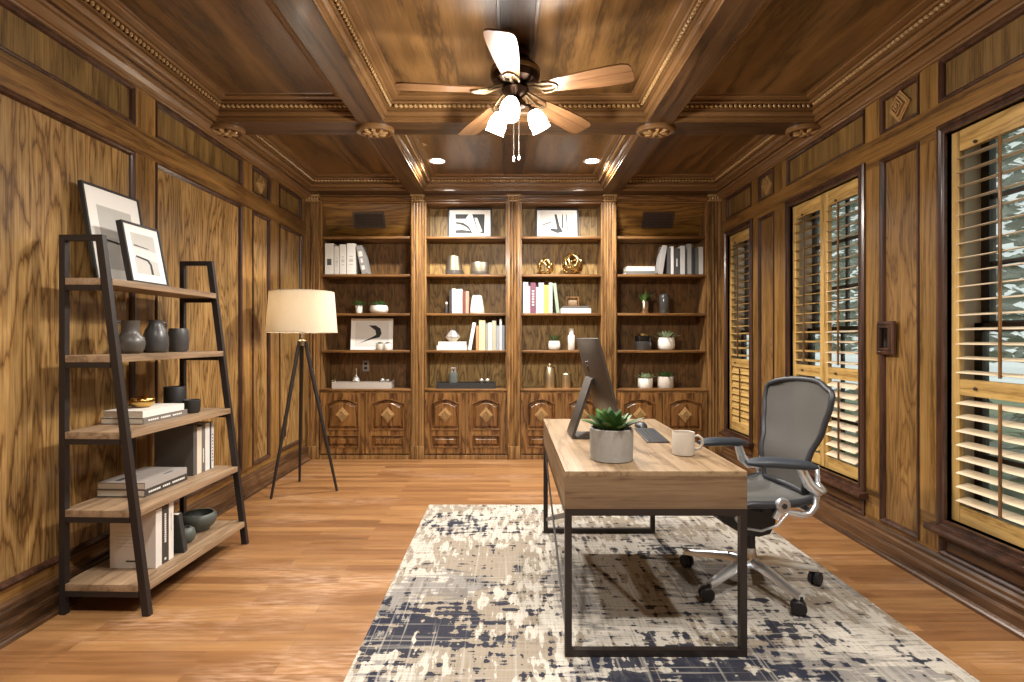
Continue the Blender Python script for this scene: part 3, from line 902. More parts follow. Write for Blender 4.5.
for k in range(2):
    a = y0+.024 + k*(y1-y0-.046)/2; b = a + (y1-y0-.046)/2 - .006
    bm = NB(); box(bm, x1-.02, x1-.001, a, b, zb+.004, zt-.026, bev=.001); d = obj('drawer_front', bm, M['desk'], t)
    bm = NB(); box(bm, x1-.001, x1+.004, (a+b)/2-.06, (a+b)/2+.06, zt-.045, zt-.03); obj('finger_pull', bm, M['black'], d)
s = .028
for yy in (y0, y1-s):
    bm = NB()
    box(bm, x0, x0+s, yy, yy+s, 0, zb); box(bm, x1-s, x1, yy, yy+s, 0, zb)
    box(bm, x0+s, x1-s, yy, yy+s, 0, s); box(bm, x0+s, x1-s, yy, yy+s, zb-s, zb)
    obj('sled_leg', bm, M['black'], t, smooth=False)
bm = NB(); box(bm, x0, x0+s, y0+s, y1-s, zb-s, zb); box(bm, x1-s, x1, y0+s, y1-s, zb-s, zb); obj('side_rail', bm, M['black'], t, smooth=False)
bm = NB()
bar(bm, (x0+.008, y0+s, .09), (x0+.008, y1-s, zb-.03), .008, .022); bar(bm, (x0+.018, y0+s, zb-.03), (x0+.018, y1-s, .09), .008, .022)
obj('cross_brace', bm, M['black'], t, smooth=False)

# ================================================================== COMPUTER
t = thing('desktop_computer', 'dark grey all-in-one computer turned to the chair on the desk', 'computer', (.455, 2.995, DZ+.0005), R(2.4))
SC = Matrix.Translation((.02, 0, .326)) @ Matrix.Rotation(R(-15), 4, 'Y')
W_, H_ = .650, .435
bm = NB()
ny, nz = 16, 10
gr = []
for k in range(nz+1):
    row = []
    for j in range(ny+1):
        u, v = j/ny*2-1, k/nz*2-1
        bul = .030*max(0, (1-abs(u)**2.6))*max(0, (1-abs(v)**2.6)) + .005
        row.append(bm.verts.new(SC @ Vector((-bul, u*W_/2, v*H_/2))))
    gr.append(row)
for k in range(nz):
    for j in range(ny): bm.faces.new((gr[k][j], gr[k][j+1], gr[k+1][j+1], gr[k+1][j]))
edge = [gr[0][j] for j in range(ny+1)] + [gr[k][ny] for k in range(1, nz+1)] + [gr[nz][j] for j in range(ny-1, -1, -1)] + [gr[k][0] for k in range(nz-1, 0, -1)]
fr = [bm.verts.new(SC @ Vector((.004, (SC.inverted() @ v.co).y, (SC.inverted() @ v.co).z))) for v in edge]
for i in range(len(edge)):
    j = (i+1) % len(edge); bm.faces.new((edge[i], edge[j], fr[j], fr[i]))
bm.faces.new(fr)
obj('display_housing', bm, M['spacegrey'], t, ang=50)
bm = NB(); obox(bm, SC @ Matrix.Translation((.0052, 0, .045)), .002, W_-.008, H_-.098); obj('screen', bm, M['screen'], t, smooth=False)
bm = NB()
prof = [(.075, .0), (-.115, .0), (-.128, .006), (-.130, .016), (-.026, .318), (-.016, .322), (-.014, .31), (-.112, .022), (-.105, .010), (.075, .008)]
extrude_profile(bm, prof, lambda p, q, a: Vector((p, a, q)), -.092, .092)
obj('stand', bm, M['spacegrey'], t, ang=50)
bm = NB()
pts = []
for k in range(28):
    a = 2*math.pi*k/28
    r = .024*(1 + .08*math.cos(2*a))
    yy, zz = r*math.cos(a), r*math.sin(a)*1.05
    if yy < -.010 and abs(zz-.004) < .014: yy = -.010 - .004*abs(zz-.004)/.014
    if abs(yy) < .006 and zz > 0: zz -= .003
    pts.append((yy, zz))
prism(bm, pts, lambda u, v, h: SC @ Vector((-.0335-h, u, v+.055)), 0, .003)
prism(bm, [(0, .026), (.008, .032), (.010, .042), (.002, .036)], lambda u, v, h: SC @ Vector((-.0335-h, u, v+.055)), 0, .003)
obj('logo', bm, M['screen'], t, smooth=False)

t = thing('keyboard', 'slim dark keyboard lying on the desk behind the mug', 'keyboard', (.775, 3.0, DZ+.0005), R(-4))
bm = NB(); box(bm, -.058, .058, -.21, .21, 0, .007, bev=.002); obj('keyboard_body', bm, M['spacegrey'], t)
bm = NB()
for r_ in range(5):
    for k in range(14):
        if r_ == 4 and 4 < k < 9: continue
        ya = -.203 + k*.0292
        box(bm, -.052+r_*.0212, -.052+r_*.0212+.0178, ya, ya+.0255, .007, .0095)
box(bm, -.052+4*.0212, -.052+4*.0212+.0178, -.203+5*.0292, -.203+9*.0292-.004, .007, .0095)
obj('keys', bm, M['plastic'], t, smooth=False)
t = thing('mouse', 'black computer mouse beyond the keyboard on the desk', 'mouse', (.792, 3.30, DZ+.0005))
bm = NB()
lathe(bm, [(0, 0), (.034, 0), (.037, .006), (.033, .018), (.022, .027), (0, .031)], seg=20, M=Matrix.Diagonal((1.0, 1.75, 1, 1)))
mb = obj('mouse_body', bm, M['plastic'], t, ang=60)

t = thing('mug', 'speckled grey stoneware mug standing on the desk', 'mug', (.800, 2.515, DZ+.0005))
bm = NB(); lathe(bm, [(0, 0), (.046, 0), (.05, .004), (.0505, .102), (.049, .105), (.046, .103), (.0455, .01), (0, .008)], seg=32); obj('mug_body', bm, M['mug'], t)
bm = NB(); tube(bm, [(.048, -.004, .085), (.066, -.006, .088), (.082, -.008, .076), (.086, -.008, .054), (.078, -.007, .034), (.062, -.005, .026), (.048, -.004, .028)], .0065, 8, up=(0, 1, 0)); obj('handle', bm, M['mug'], t, ang=80)

# ================================================================== PLANTS
def leaf(bm, base, az, el, L, W, T, curl=.4, n=6, roll=0, point=1.4):
    """fleshy pointed leaf with a keel; 4 verts per station"""
    d = Vector((math.cos(az), math.sin(az), 0)); up = Vector((0, 0, 1)); side = Vector((-math.sin(az), math.cos(az), 0))
    p = Vector(base); rings = []
    for k in range(n+1):
        t_ = k/n
        e = el - curl*t_
        tan = d*math.cos(e) + up*math.sin(e); nor = -d*math.sin(e) + up*math.cos(e)
        w = W*(math.sin(math.pi*min(1, (.16+.84*t_))**point) if t_ < 1 else 0)*.5
        w = max(w, W*.02)
        th = T*(1-t_*.85)
        if t_ == 0: w = W*.22
        rings.append([bm.verts.new(p + side*w + nor*th*.25), bm.verts.new(p + nor*(-th*.05)), bm.verts.new(p - side*w + nor*th*.25), bm.verts.new(p - nor*th*.75)])
        p = p + tan*(L/n)
    for a, b in zip(rings, rings[1:]):
        for i in range(4):
            j = (i+1) % 4; bm.faces.new((a[i], a[j], b[j], b[i]))
    bm.faces.new(rings[0][::-1]); bm.faces.new(rings[-1])

def rosette(bm, z, n, L, W, T, el0, el1, r0=.0, curl=.3, seed=1, jit=.15, c=(0, 0)):
    rnd = random.Random(seed)
    for i in range(n):
        f = i/max(1, n-1)
        az = i*2.39996 + rnd.uniform(-jit, jit)
        el = el0 + (el1-el0)*f + rnd.uniform(-jit, jit)*.5
        l = L*(1 - .28*f)*rnd.uniform(.85, 1.1)
        rr = r0*(1-f)
        leaf(bm, (c[0]+rr*math.cos(az), c[1]+rr*math.sin(az), z), az, el, l, W*rnd.uniform(.9, 1.1), T, curl*rnd.uniform(.6, 1.3))

t = thing('potted_succulent', 'large green succulent in a concrete pot at the front of the desk', 'plant', (.450, 2.418, DZ+.0005))
bm = NB(); lathe(bm, [(0, 0), (.088, 0), (.093, .004), (.0955, .11), (.0955, .138), (.093, .141), (.086, .140), (.084, .12), (0, .118)], seg=40); obj('pot', bm, M['concrete'], t)
bm = NB(); lathe(bm, [(0, .1185), (.083, .1185), (.08, .126), (0, .132)], seg=24); obj('soil', bm, M['soil'], t)
bm = NB(); rosette(bm, .128, 44, .122, .042, .011, R(32), R(86), .036, .32, 5, .2); obj('foliage', bm, M['leaf'], t, ang=60)

# ================================================================== OFFICE CHAIR
CXc, CYc = 1.262, 2.868
t = thing('office_chair', 'grey mesh swivel office chair with polished aluminium base beside the desk', 'chair', (CXc, CYc, .0115), R(187))
rot0 = R(-2-187)
bm = NB()
lathe(bm, [(0, .085), (.038, .088), (.046, .10), (.046, .125), (.036, .15), (.030, .175), (.030, .19), (0, .19)], seg=24)
hub = obj('base_hub', bm, M['chrome'], t)
for k in range(5):
    a = rot0 + k*2*math.pi/5
    Mr = Matrix.Rotation(a, 4, 'Z')
    bm = NB()
    pts = [(.028, .118), (.10, .120), (.20, .104), (.30, .086), (.345, .080)]
    wd = [.036, .031, .027, .023, .019]
    rings = []
    for (x, z), w in zip(pts, wd):
        hgt = .023*(1 - .35*x/.345)
        rings.append([bm.verts.new(Mr @ Vector((x, w*c, z + hgt*s_))) for c, s_ in ((-1, -.7), (-.85, .45), (-.35, 1), (.35, 1), (.85, .45), (1, -.7))])
    for p, q in zip(rings, rings[1:]):
        for i in range(6): j = (i+1) % 6; bm.faces.new((p[i], p[j], q[j], q[i]))
    bm.faces.new(rings[0][::-1]); bm.faces.new(rings[-1])
    leg = obj('base_leg', bm, M['chrome'], t, ang=50)
    bm = NB()
    cpos = Mr @ Vector((.345, 0, 0))
    ca = a + [.6, 1.9, -.5, 2.6, .9][k]
    Mc = Matrix.Translation((cpos.x, cpos.y, .0345)) @ Matrix.Rotation(ca, 4, 'Z') @ Matrix.Translation((-.012, 0, 0))
    for sgn in (-1, 1):
        lathe(bm, [(0, 0), (.027, 0), (.034, .003), (.034, .018), (.029, .022), (0, .022)], seg=22, M=Mc @ Matrix.Rotation(R(90*sgn), 4, 'X') @ Matrix.Translation((0, 0, .004)))
    tube(bm, [Mc @ Vector((0, -.01, 0)), Mc @ Vector((0, .01, 0))], .01, 10)
    box_m = Mc @ Matrix.Translation((.006, 0, .03))
    obox(bm, box_m, .03, .012, .022, bev=.003)
    tube(bm, [(cpos.x, cpos.y, .052), (cpos.x, cpos.y, .082)], .0075, 10)
    obj('caster', bm, M['rubber'], t)
bm = NB(); lathe(bm, [(0, .186), (.027, .186), (.027, .27), (.019, .272), (.019, .30), (0, .30)], seg=20); obj('gas_column', bm, M['plastic'], t)
# tilt mechanism
bm = NB(); prism(bm, [(.24, .425), (.235, .395), (.19, .35), (.10, .295), (.0, .272), (-.06, .285), (-.09, .34), (-.09, .43)], lambda u, v, h: Vector((u, h, v)), -.085, .085)
obj('tilt_mechanism', bm, M['plastic'], t)
for sgn in (-1, 1):
    bm = NB()
    tube(bm, [(.13, sgn*.07, .385), (.13, sgn*.125, .39)], .012, 12); ball(bm, (.13, sgn*.13, .39), .028, .014, .028, 14)
    obj('tilt_knob', bm, M['chrome'], t)
# seat
def seat_pt(u, v):      # u -1..1 across (y), v 0 rear .. 1 front
    hw = .225 + .03*math.sin(math.pi*min(1, v*.9))
    x = -.215 + .445*v
    z = .475 + .012*abs(u)**2*2 + .018*(v-.4)**2
    if v > .78: z -= (v-.78)**2*1.0
    if v < .15: z += (.15-v)*.15
    return Vector((x, u*hw, z))
bm = NB(); n = 14
g0 = [[bm.verts.new(seat_pt(j/n*2-1, i/n)) for j in range(n+1)] for i in range(n+1)]
g1 = [[bm.verts.new(v.co - Vector((0, 0, .008))) for v in r] for r in g0]
for g in (g0, g1):
    for i in range(n):
        for j in range(n): bm.faces.new((g[i][j], g[i][j+1], g[i+1][j+1], g[i+1][j]))
ed = [(0, j) for j in range(n)] + [(i, n) for i in range(n)] + [(n, j) for j in range(n, 0, -1)] + [(i, 0) for i in range(n, 0, -1)]
for (a, b), (c, d) in zip(ed, ed[1:] + ed[:1]): bm.faces.new((g0[a][b], g0[c][d], g1[c][d], g1[a][b]))
obj('seat', bm, M['mesh_d'], t, ang=60)
bm = NB()
loop = [seat_pt(j/n*2-1, i/n) + Vector((0, 0, -.010)) for i, j in ed]
tube(bm, loop, .019, 10, closed=True, flat=1.0, up=(0, 0, 1))
obj('seat_frame', bm, M['plastic'], t, ang=60)
bm = NB()
for sgn in (-1, 1): bar(bm, (.03, sgn*.06, .43), (.03, sgn*.245, .462), .10, .022)
obj('seat_support', bm, M['plastic'], t, smooth=False)
# back
def back_hw(t_):
    key = [(0, .165), (.15, .178), (.35, .20), (.6, .245), (.8, .268), (.9, .268), (.96, .248), (1, .20)]
    for (a, p), (b, q) in zip(key, key[1:]):
        if a <= t_ <= b:
            f = (t_-a)/(b-a); f = f*f*(3-2*f); return p + (q-p)*f
    return key[-1][1]
def back_pt(u, t_, off=0):
    z = .515 + .552*t_
    if t_ > .9: z -= .022*abs(u)**3*(t_-.9)/.1
    x = -.205 - .030*math.sin(math.pi*min(1, t_*1.4))*0 - .115*t_**1.2 + .020*math.exp(-((t_-.28)/.16)**2)
    x += .045*u*u*(.4+.6*t_)
    return Vector((x - off, u*back_hw(t_), z))
bm = NB(); nu, nt_ = 14, 18
g0 = [[bm.verts.new(back_pt(j/nu*2-1, i/nt_)) for j in range(nu+1)] for i in range(nt_+1)]
g1 = [[bm.verts.new(back_pt(j/nu*2-1, i/nt_, .005)) for j in range(nu+1)] for i in range(nt_+1)]
for g in (g0, g1):
    for i in range(nt_):
        for j in range(nu): bm.faces.new((g[i][j], g[i][j+1], g[i+1][j+1], g[i+1][j]))
ed = [(0, j) for j in range(nu)] + [(i, nu) for i in range(nt_)] + [(nt_, j) for j in range(nu, 0, -1)] + [(i, 0) for i in range(nt_, 0, -1)]
for (a, b), (c, d) in zip(ed, ed[1:] + ed[:1]): bm.faces.new((g0[a][b], g0[c][d], g1[c][d], g1[a][b]))
obj('backrest', bm, M['mesh'], t, ang=60)
bm = NB()
tube(bm, [back_pt(j/nu*2-1, i/nt_, .003) for i, j in ed], .0145, 10, closed=True, up=(1, 0, 0))
obj('back_frame', bm, M['plastic'], t, ang=60)
bm = NB()
lathe(bm, [(0, -.006), (.9, -.004), (1, 0), (.9, .006), (0, .010)], seg=24, M=Matrix.Translation((-.245, 0, .665)) @ Matrix.Rotation(R(-86), 4, 'Y') @ Matrix.Diagonal((.085, .13, 1, 1)))
obj('lumbar_pad', bm, M['plastic'], t)
# aluminium yoke behind the back and under the seat
bm = NB()
for sgn in (-1, 1):
    tube(bm, [(.00, sgn*.262, .50), (-.04, sgn*.262, .455), (-.11, sgn*.262, .436), (-.15, sgn*.26, .440), (-.188, sgn*.257, .475), (-.202, sgn*.250, .54), (-.21, sgn*.238, .60), (-.225, sgn*.215, .66)], [.013, .014, .015, .016, .016, .014, .012, .010], 12)
tube(bm, [(-.165, -.257, .448), (-.20, 0, .440), (-.165, .257, .448)], .016, 12)
obj('back_yoke', bm, M['chrome'], t, ang=60)
for sgn in (-1, 1):
    bm = NB()
    Mp = Matrix.Translation((-.005, sgn*.272, .49)) @ Matrix.Rotation(R(-90*sgn), 4, 'X')
    lathe(bm, [(0, -.014), (.032, -.014), (.036, -.008), (.036, .008), (.032, .014), (0, .014)], seg=24, M=Mp)
    bar(bm, (-.005, sgn*.27, .49), (.03, sgn*.265, .425), .022, .036, taper=.7)
    pv = obj('pivot_bracket', bm, M['chrome'], t, ang=50)
    bm = NB(); lathe(bm, [(0, .014), (.013, .014), (.013, .019), (0, .019)], seg=16, M=Mp); obj('pivot_bolt', bm, M['plastic'], pv)
    # curved lever
    bm = NB(); tube(bm, [(-.02, sgn*.29, .455), (.03, sgn*.285, .40), (.09, sgn*.25, .365), (.13, sgn*.18, .355)], .006, 8); obj('lever', bm, M['chrome'], t, ang=60)
    # arm
    bm = NB()
    tube(bm, [(-.203, sgn*.252, .58), (-.205, sgn*.280, .555), (-.17, sgn*.296, .555), (-.125, sgn*.292, .592), (-.105, sgn*.284, .64), (-.095, sgn*.28, .67)], [.014, .020, .026, .026, .023, .022], 12)
    obj('arm_bracket', bm, M['chrome'], t, ang=60)
    bm = NB()
    Ma = Matrix.Translation((.0, sgn*.272, .690)) @ Matrix.Rotation(R(-sgn*10), 4, 'Z') @ Matrix.Rotation(R(-4), 4, 'Y')
    L_, wv, hv = .165, .048, .028
    rings = []
    for k in range(11):
        f = k/10*2-1
        e = (1-abs(f)**4)**.5 if abs(f) < 1 else 0
        e = max(e, .4)
        z = -.012*max(0, f-.3) - .010*max(0, -f-.5)
        rings.append([bm.verts.new(Ma @ Vector((f*L_, wv*e*math.cos(b_)*(1+.1*f), z + hv*e*math.sin(b_)*(1 if math.sin(b_) > 0 else .8)))) for b_ in [2*math.pi*q/12 for q in range(12)]])
    for p, q in zip(rings, rings[1:]):
        for i in range(12): j = (i+1) % 12; bm.faces.new((p[i], p[j], q[j], q[i]))
    bm.faces.new(rings[0][::-1]); bm.faces.new(rings[-1])
    obj('armrest', bm, M['pad'], t, ang=60)

# ================================================================== FLOOR LAMP
LX, LY = -1.775, 4.655
t = thing('floor_lamp', 'black tripod floor lamp with a cream linen drum shade by the panelled wall', 'lamp', (LX, LY, 0))
feet = [(-1.93, 4.40), (-1.47, 4.63), (-1.904, 4.93)]
for fx, fy in feet:
    d = Vector((fx-LX, fy-LY, 0)); dn = d.normalized()
    bm = NB(); tube(bm, [Vector((0, 0, 1.272)) + dn*.028, Vector((0, 0, .75)) + d*.46, d + Vector((0, 0, .002))], [.0165, .016, .0105], 10)
    lg = obj('leg', bm, M['black'], t)
bm = NB(); lathe(bm, [(0, 1.235), (.03, 1.235), (.034, 1.25), (.034, 1.275), (.02, 1.285), (.009, 1.29), (.009, 1.33), (.016, 1.335), (.016, 1.40), (0, 1.40)], seg=20); obj('hub', bm, M['steel'], t)
bm = NB()
r0, r1, z0, z1 = .288, .262, 1.345, 1.695
lathe(bm, [(r0, z0), (r1, z1), (r1-.003, z1), (r0-.003, z0), (r0, z0)], seg=56); sh = obj('lamp_shade', bm, M['linen'], t, ang=60)
for rr, zz in ((r0-.001, z0+.004), (r1-.001, z1-.004)):
    bm = NB(); tube(bm, [(rr*math.cos(2*math.pi*k/48), rr*math.sin(2*math.pi*k/48), zz) for k in range(48)], .0035, 6, closed=True); obj('shade_trim', bm, M['linen'], sh)
bm = NB()
for k in range(3):
    a = k*2*math.pi/3; tube(bm, [(.012*math.cos(a), .012*math.sin(a), 1.375), (.272*math.cos(a), .272*math.sin(a), 1.50)], .0025, 6)
obj('shade_spider', bm, M['steel'], t)
bm = NB(); lathe(bm, [(0, 1.40), (.014, 1.402), (.016, 1.43), (.03, 1.46), (.032, 1.48), (.024, 1.505), (0, 1.515)], seg=18); obj('bulb', bm, emitter('lamp_bulb_glow', '#ffdcb0', 30), t)
lamp = bpy.data.lights.new('lamp_light', 'POINT'); lamp.energy = 9; lamp.color = (1, .9, .76); lamp.shadow_soft_size = .04
lo = bpy.data.objects.new('lamp_light', lamp); C.objects.link(lo); lo.parent = t; lo.location = (0, 0, 1.555)

# ================================================================== CEILING FAN
FX, FY = .03, 3.16
t = thing('ceiling_fan', 'five-blade ceiling fan with three lit tulip shades hanging from the panelled ceiling', 'ceiling fan', (FX, FY, 2.72))
zc = ZC - .018 - 2.72
bm = NB(); lathe(bm, [(0, zc), (.085, zc), (.09, zc-.01), (.088, zc-.05), (.07, zc-.065), (.075, zc-.075), (.125, zc-.09), (.142, zc-.11), (.142, zc-.155), (.128, zc-.18), (.09, zc-.195), (0, zc-.195)], seg=40); obj('motor_housing', bm, M['iron'], t)
bm = NB(); lathe(bm, [(.143, zc-.118), (.146, zc-.122), (.146, zc-.14), (.143, zc-.145)], seg=40); obj('housing_band', bm, M['antique'], t)
bm = NB(); lathe(bm, [(0, .03), (.075, .03), (.08, .015), (.06, -.01), (.035, -.03), (.05, -.045), (.062, -.06), (.058, -.085), (.03, -.10), (.012, -.115), (0, -.118)], seg=30); lk = obj('light_fitter', bm, M['iron'], t)
for k in range(5):
    a = R(263 + 72*k)
    Mr = Matrix.Rotation(a, 4, 'Z')
    Mb = Mr @ Matrix.Translation((0, 0, .012)) @ Matrix.Rotation(R(2.6), 4, 'Y') @ Matrix.Rotation(R(-11), 4, 'X')
    out = [(.175, .042), (.26, .055), (.42, .071), (.56, .079), (.64, .078), (.672, .068), (.682, .045)]
    bm = NB()
    poly = [(x, w) for x, w in out] + [(.684, 0)] + [(x, -w) for x, w in out[::-1]]
    prism(bm, poly, lambda u, v, h: Vector((u, v, h)), -.004, .004)
    bl = obj('blade', bm, M['blade'], t, smooth=False); bl.matrix_local = Mb
    bm = NB()
    Mi = Mr @ Matrix.Translation((0, 0, .012)) @ Matrix.Rotation(R(2.6), 4, 'Y') @ Matrix.Rotation(R(-11), 4, 'X')
    for sg in (-1, 1):
        tube(bm, [Mr @ Vector((.07, sg*.012, .035)), Mr @ Vector((.12, sg*.026, .022)), Mi @ Vector((.17, sg*.042, -.008)), Mi @ Vector((.22, sg*.040, -.008)), Mi @ Vector((.252, sg*.018, -.008)), Mi @ Vector((.258, 0, -.008))], .0075, 8)
    tube(bm, [Mr @ Vector((.07, 0, .03)), Mi @ Vector((.17, 0, -.008)), Mi @ Vector((.24, 0, -.008))], .009, 8)
    ball(bm, Mi @ Vector((.245, 0, -.008)), .016, .016, .007, 10)
    obj('blade_iron', bm, M['antique'], t)
for k, az in enumerate((258, 20, 138)):
    a = R(az)
    d = Vector((math.cos(a), math.sin(a), 0))
    bm = NB()
    p0 = Vector((0, 0, -.065)) + d*.045; p1 = Vector((0, 0, -.062)) + d*.085; p2 = Vector((0, 0, -.085)) + d*.108
    tube(bm, [p0, p1, p2], .011, 10); 
    axis = (d*.55 + Vector((0, 0, -1))).normalized()
    q = Vector((0, 0, 1)).rotation_difference(axis).to_matrix().to_4x4()
    lathe(bm, [(0, -.012), (.024, -.01), (.028, .012), (.0, .014)], p2, 18, M=q)
    arm = obj('lamp_arm', bm, M['iron'], t)
    bm = NB()
    lathe(bm, [(.022, .0), (.036, .012), (.050, .045), (.056, .078), (.053, .105), (.058, .122), (.055, .122), (.050, .105), (.052, .078), (.046, .045), (.032, .014), (.018, .003)], p2, 26, M=q)
    obj('tulip_shade', bm, M['bulb'], t, ang=60)
    pl = bpy.data.lights.new('fan_light', 'POINT'); pl.energy = 28; pl.color = (1, .94, .86); pl.shadow_soft_size = .045
    po = bpy.data.objects.new('fan_light', pl); C.objects.link(po); po.parent = t; po.location = p2 + axis*.17
    sl = bpy.data.lights.new('fan_downlight', 'SPOT'); sl.energy = 32; sl.color = (1, .94, .86); sl.shadow_soft_size = .05; sl.spot_size = R(165); sl.spot_blend = .6
    so = bpy.data.objects.new('fan_downlight', sl); C.objects.link(so); so.parent = t; so.location = p2 + axis*.17
for k, (dx, dy, ln) in enumerate(((-.008, -.03, .285), (.022, -.02, .275))):
    bm = NB(); tube(bm, [(dx, dy, -.09), (dx, dy, -.09-ln)], .0018, 6); ch = obj('pull_chain', bm, M['steel'], t)
    bm = NB(); lathe(bm, [(0, -.09-ln-.035), (.006, -.09-ln-.03), (.0075, -.09-ln-.015), (.003, -.09-ln), (0, -.09-ln)], (dx, dy, 0), 10); obj('pull_knob', bm, M['silver'], ch)

# recessed downlights (two in view in the back coffer, four unseen ones added as fill over the near part of the room)
def can(x, y, label, watts, spread=150, group='recessed downlights'):
    t = thing('recessed_downlight', label, 'ceiling light', (x, y, ZC), 0, group)
    bm = NB(); lathe(bm, [(.082, 0), (.084, -.004), (.078, -.006), (.064, -.003), (.062, -.0005), (.082, -.0002)], seg=30); obj('trim_ring', bm, M['ink_w'], t)
    bm = NB(); lathe(bm, [(0, -.0025), (.061, -.0025), (.061, -.001), (0, -.001)], seg=24); obj('lens', bm, M['can_on'], t)
    l = bpy.data.lights.new('downlight', 'AREA'); l.shape = 'DISK'; l.size = .12; l.energy = watts; l.color = (1, .95, .88); l.spread = R(spread)
    lo = bpy.data.objects.new('downlight', l); C.objects.link(lo); lo.parent = t; lo.location = (0, 0, -.012)
can(-.69, 5.17, 'lit recessed downlight in the back coffer on the floor lamp side', 48)
can(.778, 5.17, 'lit recessed downlight in the back coffer on the window side', 48)
# ================================================================== BOOKS
def book(label, th, h, d, col, loc, rz=0, lean=0, flat=False, marks=None, cover_marks=None, group=None, pages='pages'):
    """spine towards local -y; loc = bottom centre"""
    def m3(a, b, c):
        return (c-h/2, b, a+th/2) if flat else (a, b, c)
    def bx(bm, a0, a1, b0, b1, c0, c1, bev=0):
        p, q = m3(a0, b0, c0), m3(a1, b1, c1)
        box(bm, min(p[0], q[0]), max(p[0], q[0]), min(p[1], q[1]), max(p[1], q[1]), min(p[2], q[2]), max(p[2], q[2]), bev)
    t = thing('book', label, 'book', loc, rz, group)
    ct = min(.003, th*.16)
    bm = NB()
    bx(bm, -th/2, -th/2+ct, -d/2, d/2, 0, h); bx(bm, th/2-ct, th/2, -d/2, d/2, 0, h); bx(bm, -th/2+ct, th/2-ct, -d/2, -d/2+ct, 0, h)
    obj('cover', bm, bookcol(col), t, smooth=False)
    bm = NB(); bx(bm, -th/2+ct, th/2-ct, -d/2+ct, d/2-.003, .003, h-.003); obj('page_block', bm, M[pages], t, smooth=False)
    if marks:       # (colour, [(c0, c1, width share)])
        bm = NB()
        for c0, c1, w in marks[1]: bx(bm, -th/2*w, th/2*w, -d/2-.0006, -d/2+.0002, c0*h, c1*h)
        obj('spine_lettering', bm, marks[0], t, smooth=False)
    if cover_marks: # on the board at +thickness, (material, [(b0,b1,c0,c1)]) in shares of depth and height
        bm = NB()
        for b0, b1, c0, c1 in cover_marks[1]:
            s = cover_marks[2] if len(cover_marks) > 2 else 1
            bx(bm, s*(th/2-.0002), s*(th/2+.0006), (b0-.5)*d, (b1-.5)*d, c0*h, c1*h)
        obj('cover_print', bm, cover_marks[0], t, smooth=False)
    if lean and not flat:
        t.rotation_euler = (0, R(lean), rz)
        t.location.z += th/2*abs(math.sin(R(lean)))
    return t

# ================================================================== LADDER SHELF
LB = Vector((-2.115, 2.555, 0)); LA = -R(1.8)
def LW(v, u, z=0):
    return LB + Matrix.Rotation(LA, 4, 'Z') @ Vector((v, u, z))
LEN = .915
t = thing('ladder_shelf', 'black steel ladder shelf with five oak boards leaning along the panelled wall', 'shelf', LB, LA)
BZ = [.145, .492, .858, 1.218, 1.582]
def vf(z): return .432 - .1262*z          # front edge of the slanted upright
tb, H = .028, 1.785
for u0 in (0, LEN-tb):
    bm = NB()
    box(bm, 0, tb, u0, u0+tb, 0, H)
    z1 = H - tb
    # slanted front upright, as a sheared box
    A = [bm.verts.new((x, y, 0)) for x, y in ((vf(0)-.034, u0), (vf(0), u0), (vf(0), u0+tb), (vf(0)-.034, u0+tb))]
    B = [bm.verts.new((x, y, H)) for x, y in ((vf(H)-.034, u0), (vf(H), u0), (vf(H), u0+tb), (vf(H)-.034, u0+tb))]
    bm.faces.new(A[::-1]); bm.faces.new(B)
    for i in range(4): j = (i+1) % 4; bm.faces.new((A[i], A[j], B[j], B[i]))
    box(bm, tb, vf(H)-.03, u0, u0+tb, H-tb, H)
    obj('side_frame', bm, M['black'], t, smooth=False)
    for z in BZ:
        bm = NB(); box(bm, tb, vf(z)-.034, u0+.002, u0+tb-.002, z-.058, z-.0325); obj('cross_bar', bm, M['black'], t, smooth=False)
for z in BZ:
    bm = NB(); box(bm, .004, vf(z)-.036, .0025, LEN-.0025, z-.032, z, bev=.0015); box(bm, vf(z)-.036, vf(z)+.004, tb+.0005, LEN-tb-.0005, z-.032, z, bev=.0015)
    obj('board', bm, M['ladder'], t)
bm = NB(); box(bm, .002, .024, tb, LEN-tb, BZ[0]-.058, BZ[0]-.034); obj('back_rail', bm, M['black'], t, smooth=False)
for z in BZ: z

# ---- leaning pictures
def picture(name, label, w, h, loc, rz, lean, fw, th, art, mat_w=.05, group=None, fcol='matte_black', easel=0):
    """local: picture plane faces -y, width x, height z, bottom at origin"""
    loc = Vector(loc) + Vector((0, 0, th*math.sin(R(lean)) + .001))
    t = thing(name, label, 'picture', loc, rz, group)
    T = Matrix.Rotation(R(-lean), 4, 'X')
    to = lambda u, v, hh: T @ Vector((u, -hh, v))
    bm = NB(); sweep_frame(bm, to, (-w/2, 0, w/2, h), [(fw, -th+.001), (.0, -th+.001), (0, 0), (fw, 0), (fw, -.008)])
    obj('frame', bm, M[fcol], t, smooth=False)
    bm = NB(); prism(bm, [(-w/2+.004, .004), (w/2-.004, .004), (w/2-.004, h-.004), (-w/2+.004, h-.004)], to, -th+.002, -.007); obj('mat_board', bm, M['mat_w'], t, smooth=False)
    for k, (nm, mt, polys) in enumerate(art):
        bm = NB()
        for p in polys: prism(bm, [(-w/2 + a*w, b*h) for a, b in p], to, -.0072, -.0064 + k*.0004)
        obj(nm, bm, M[mt], t, smooth=False)
    if easel:
        bm = NB(); p0 = to(0, h*.62, -th); p1 = Vector((0, easel, .003)); bar(bm, p0, p1, .05, .004); obj('easel_back', bm, M[fcol], t, smooth=False)
    return t
z = BZ[4] + .001
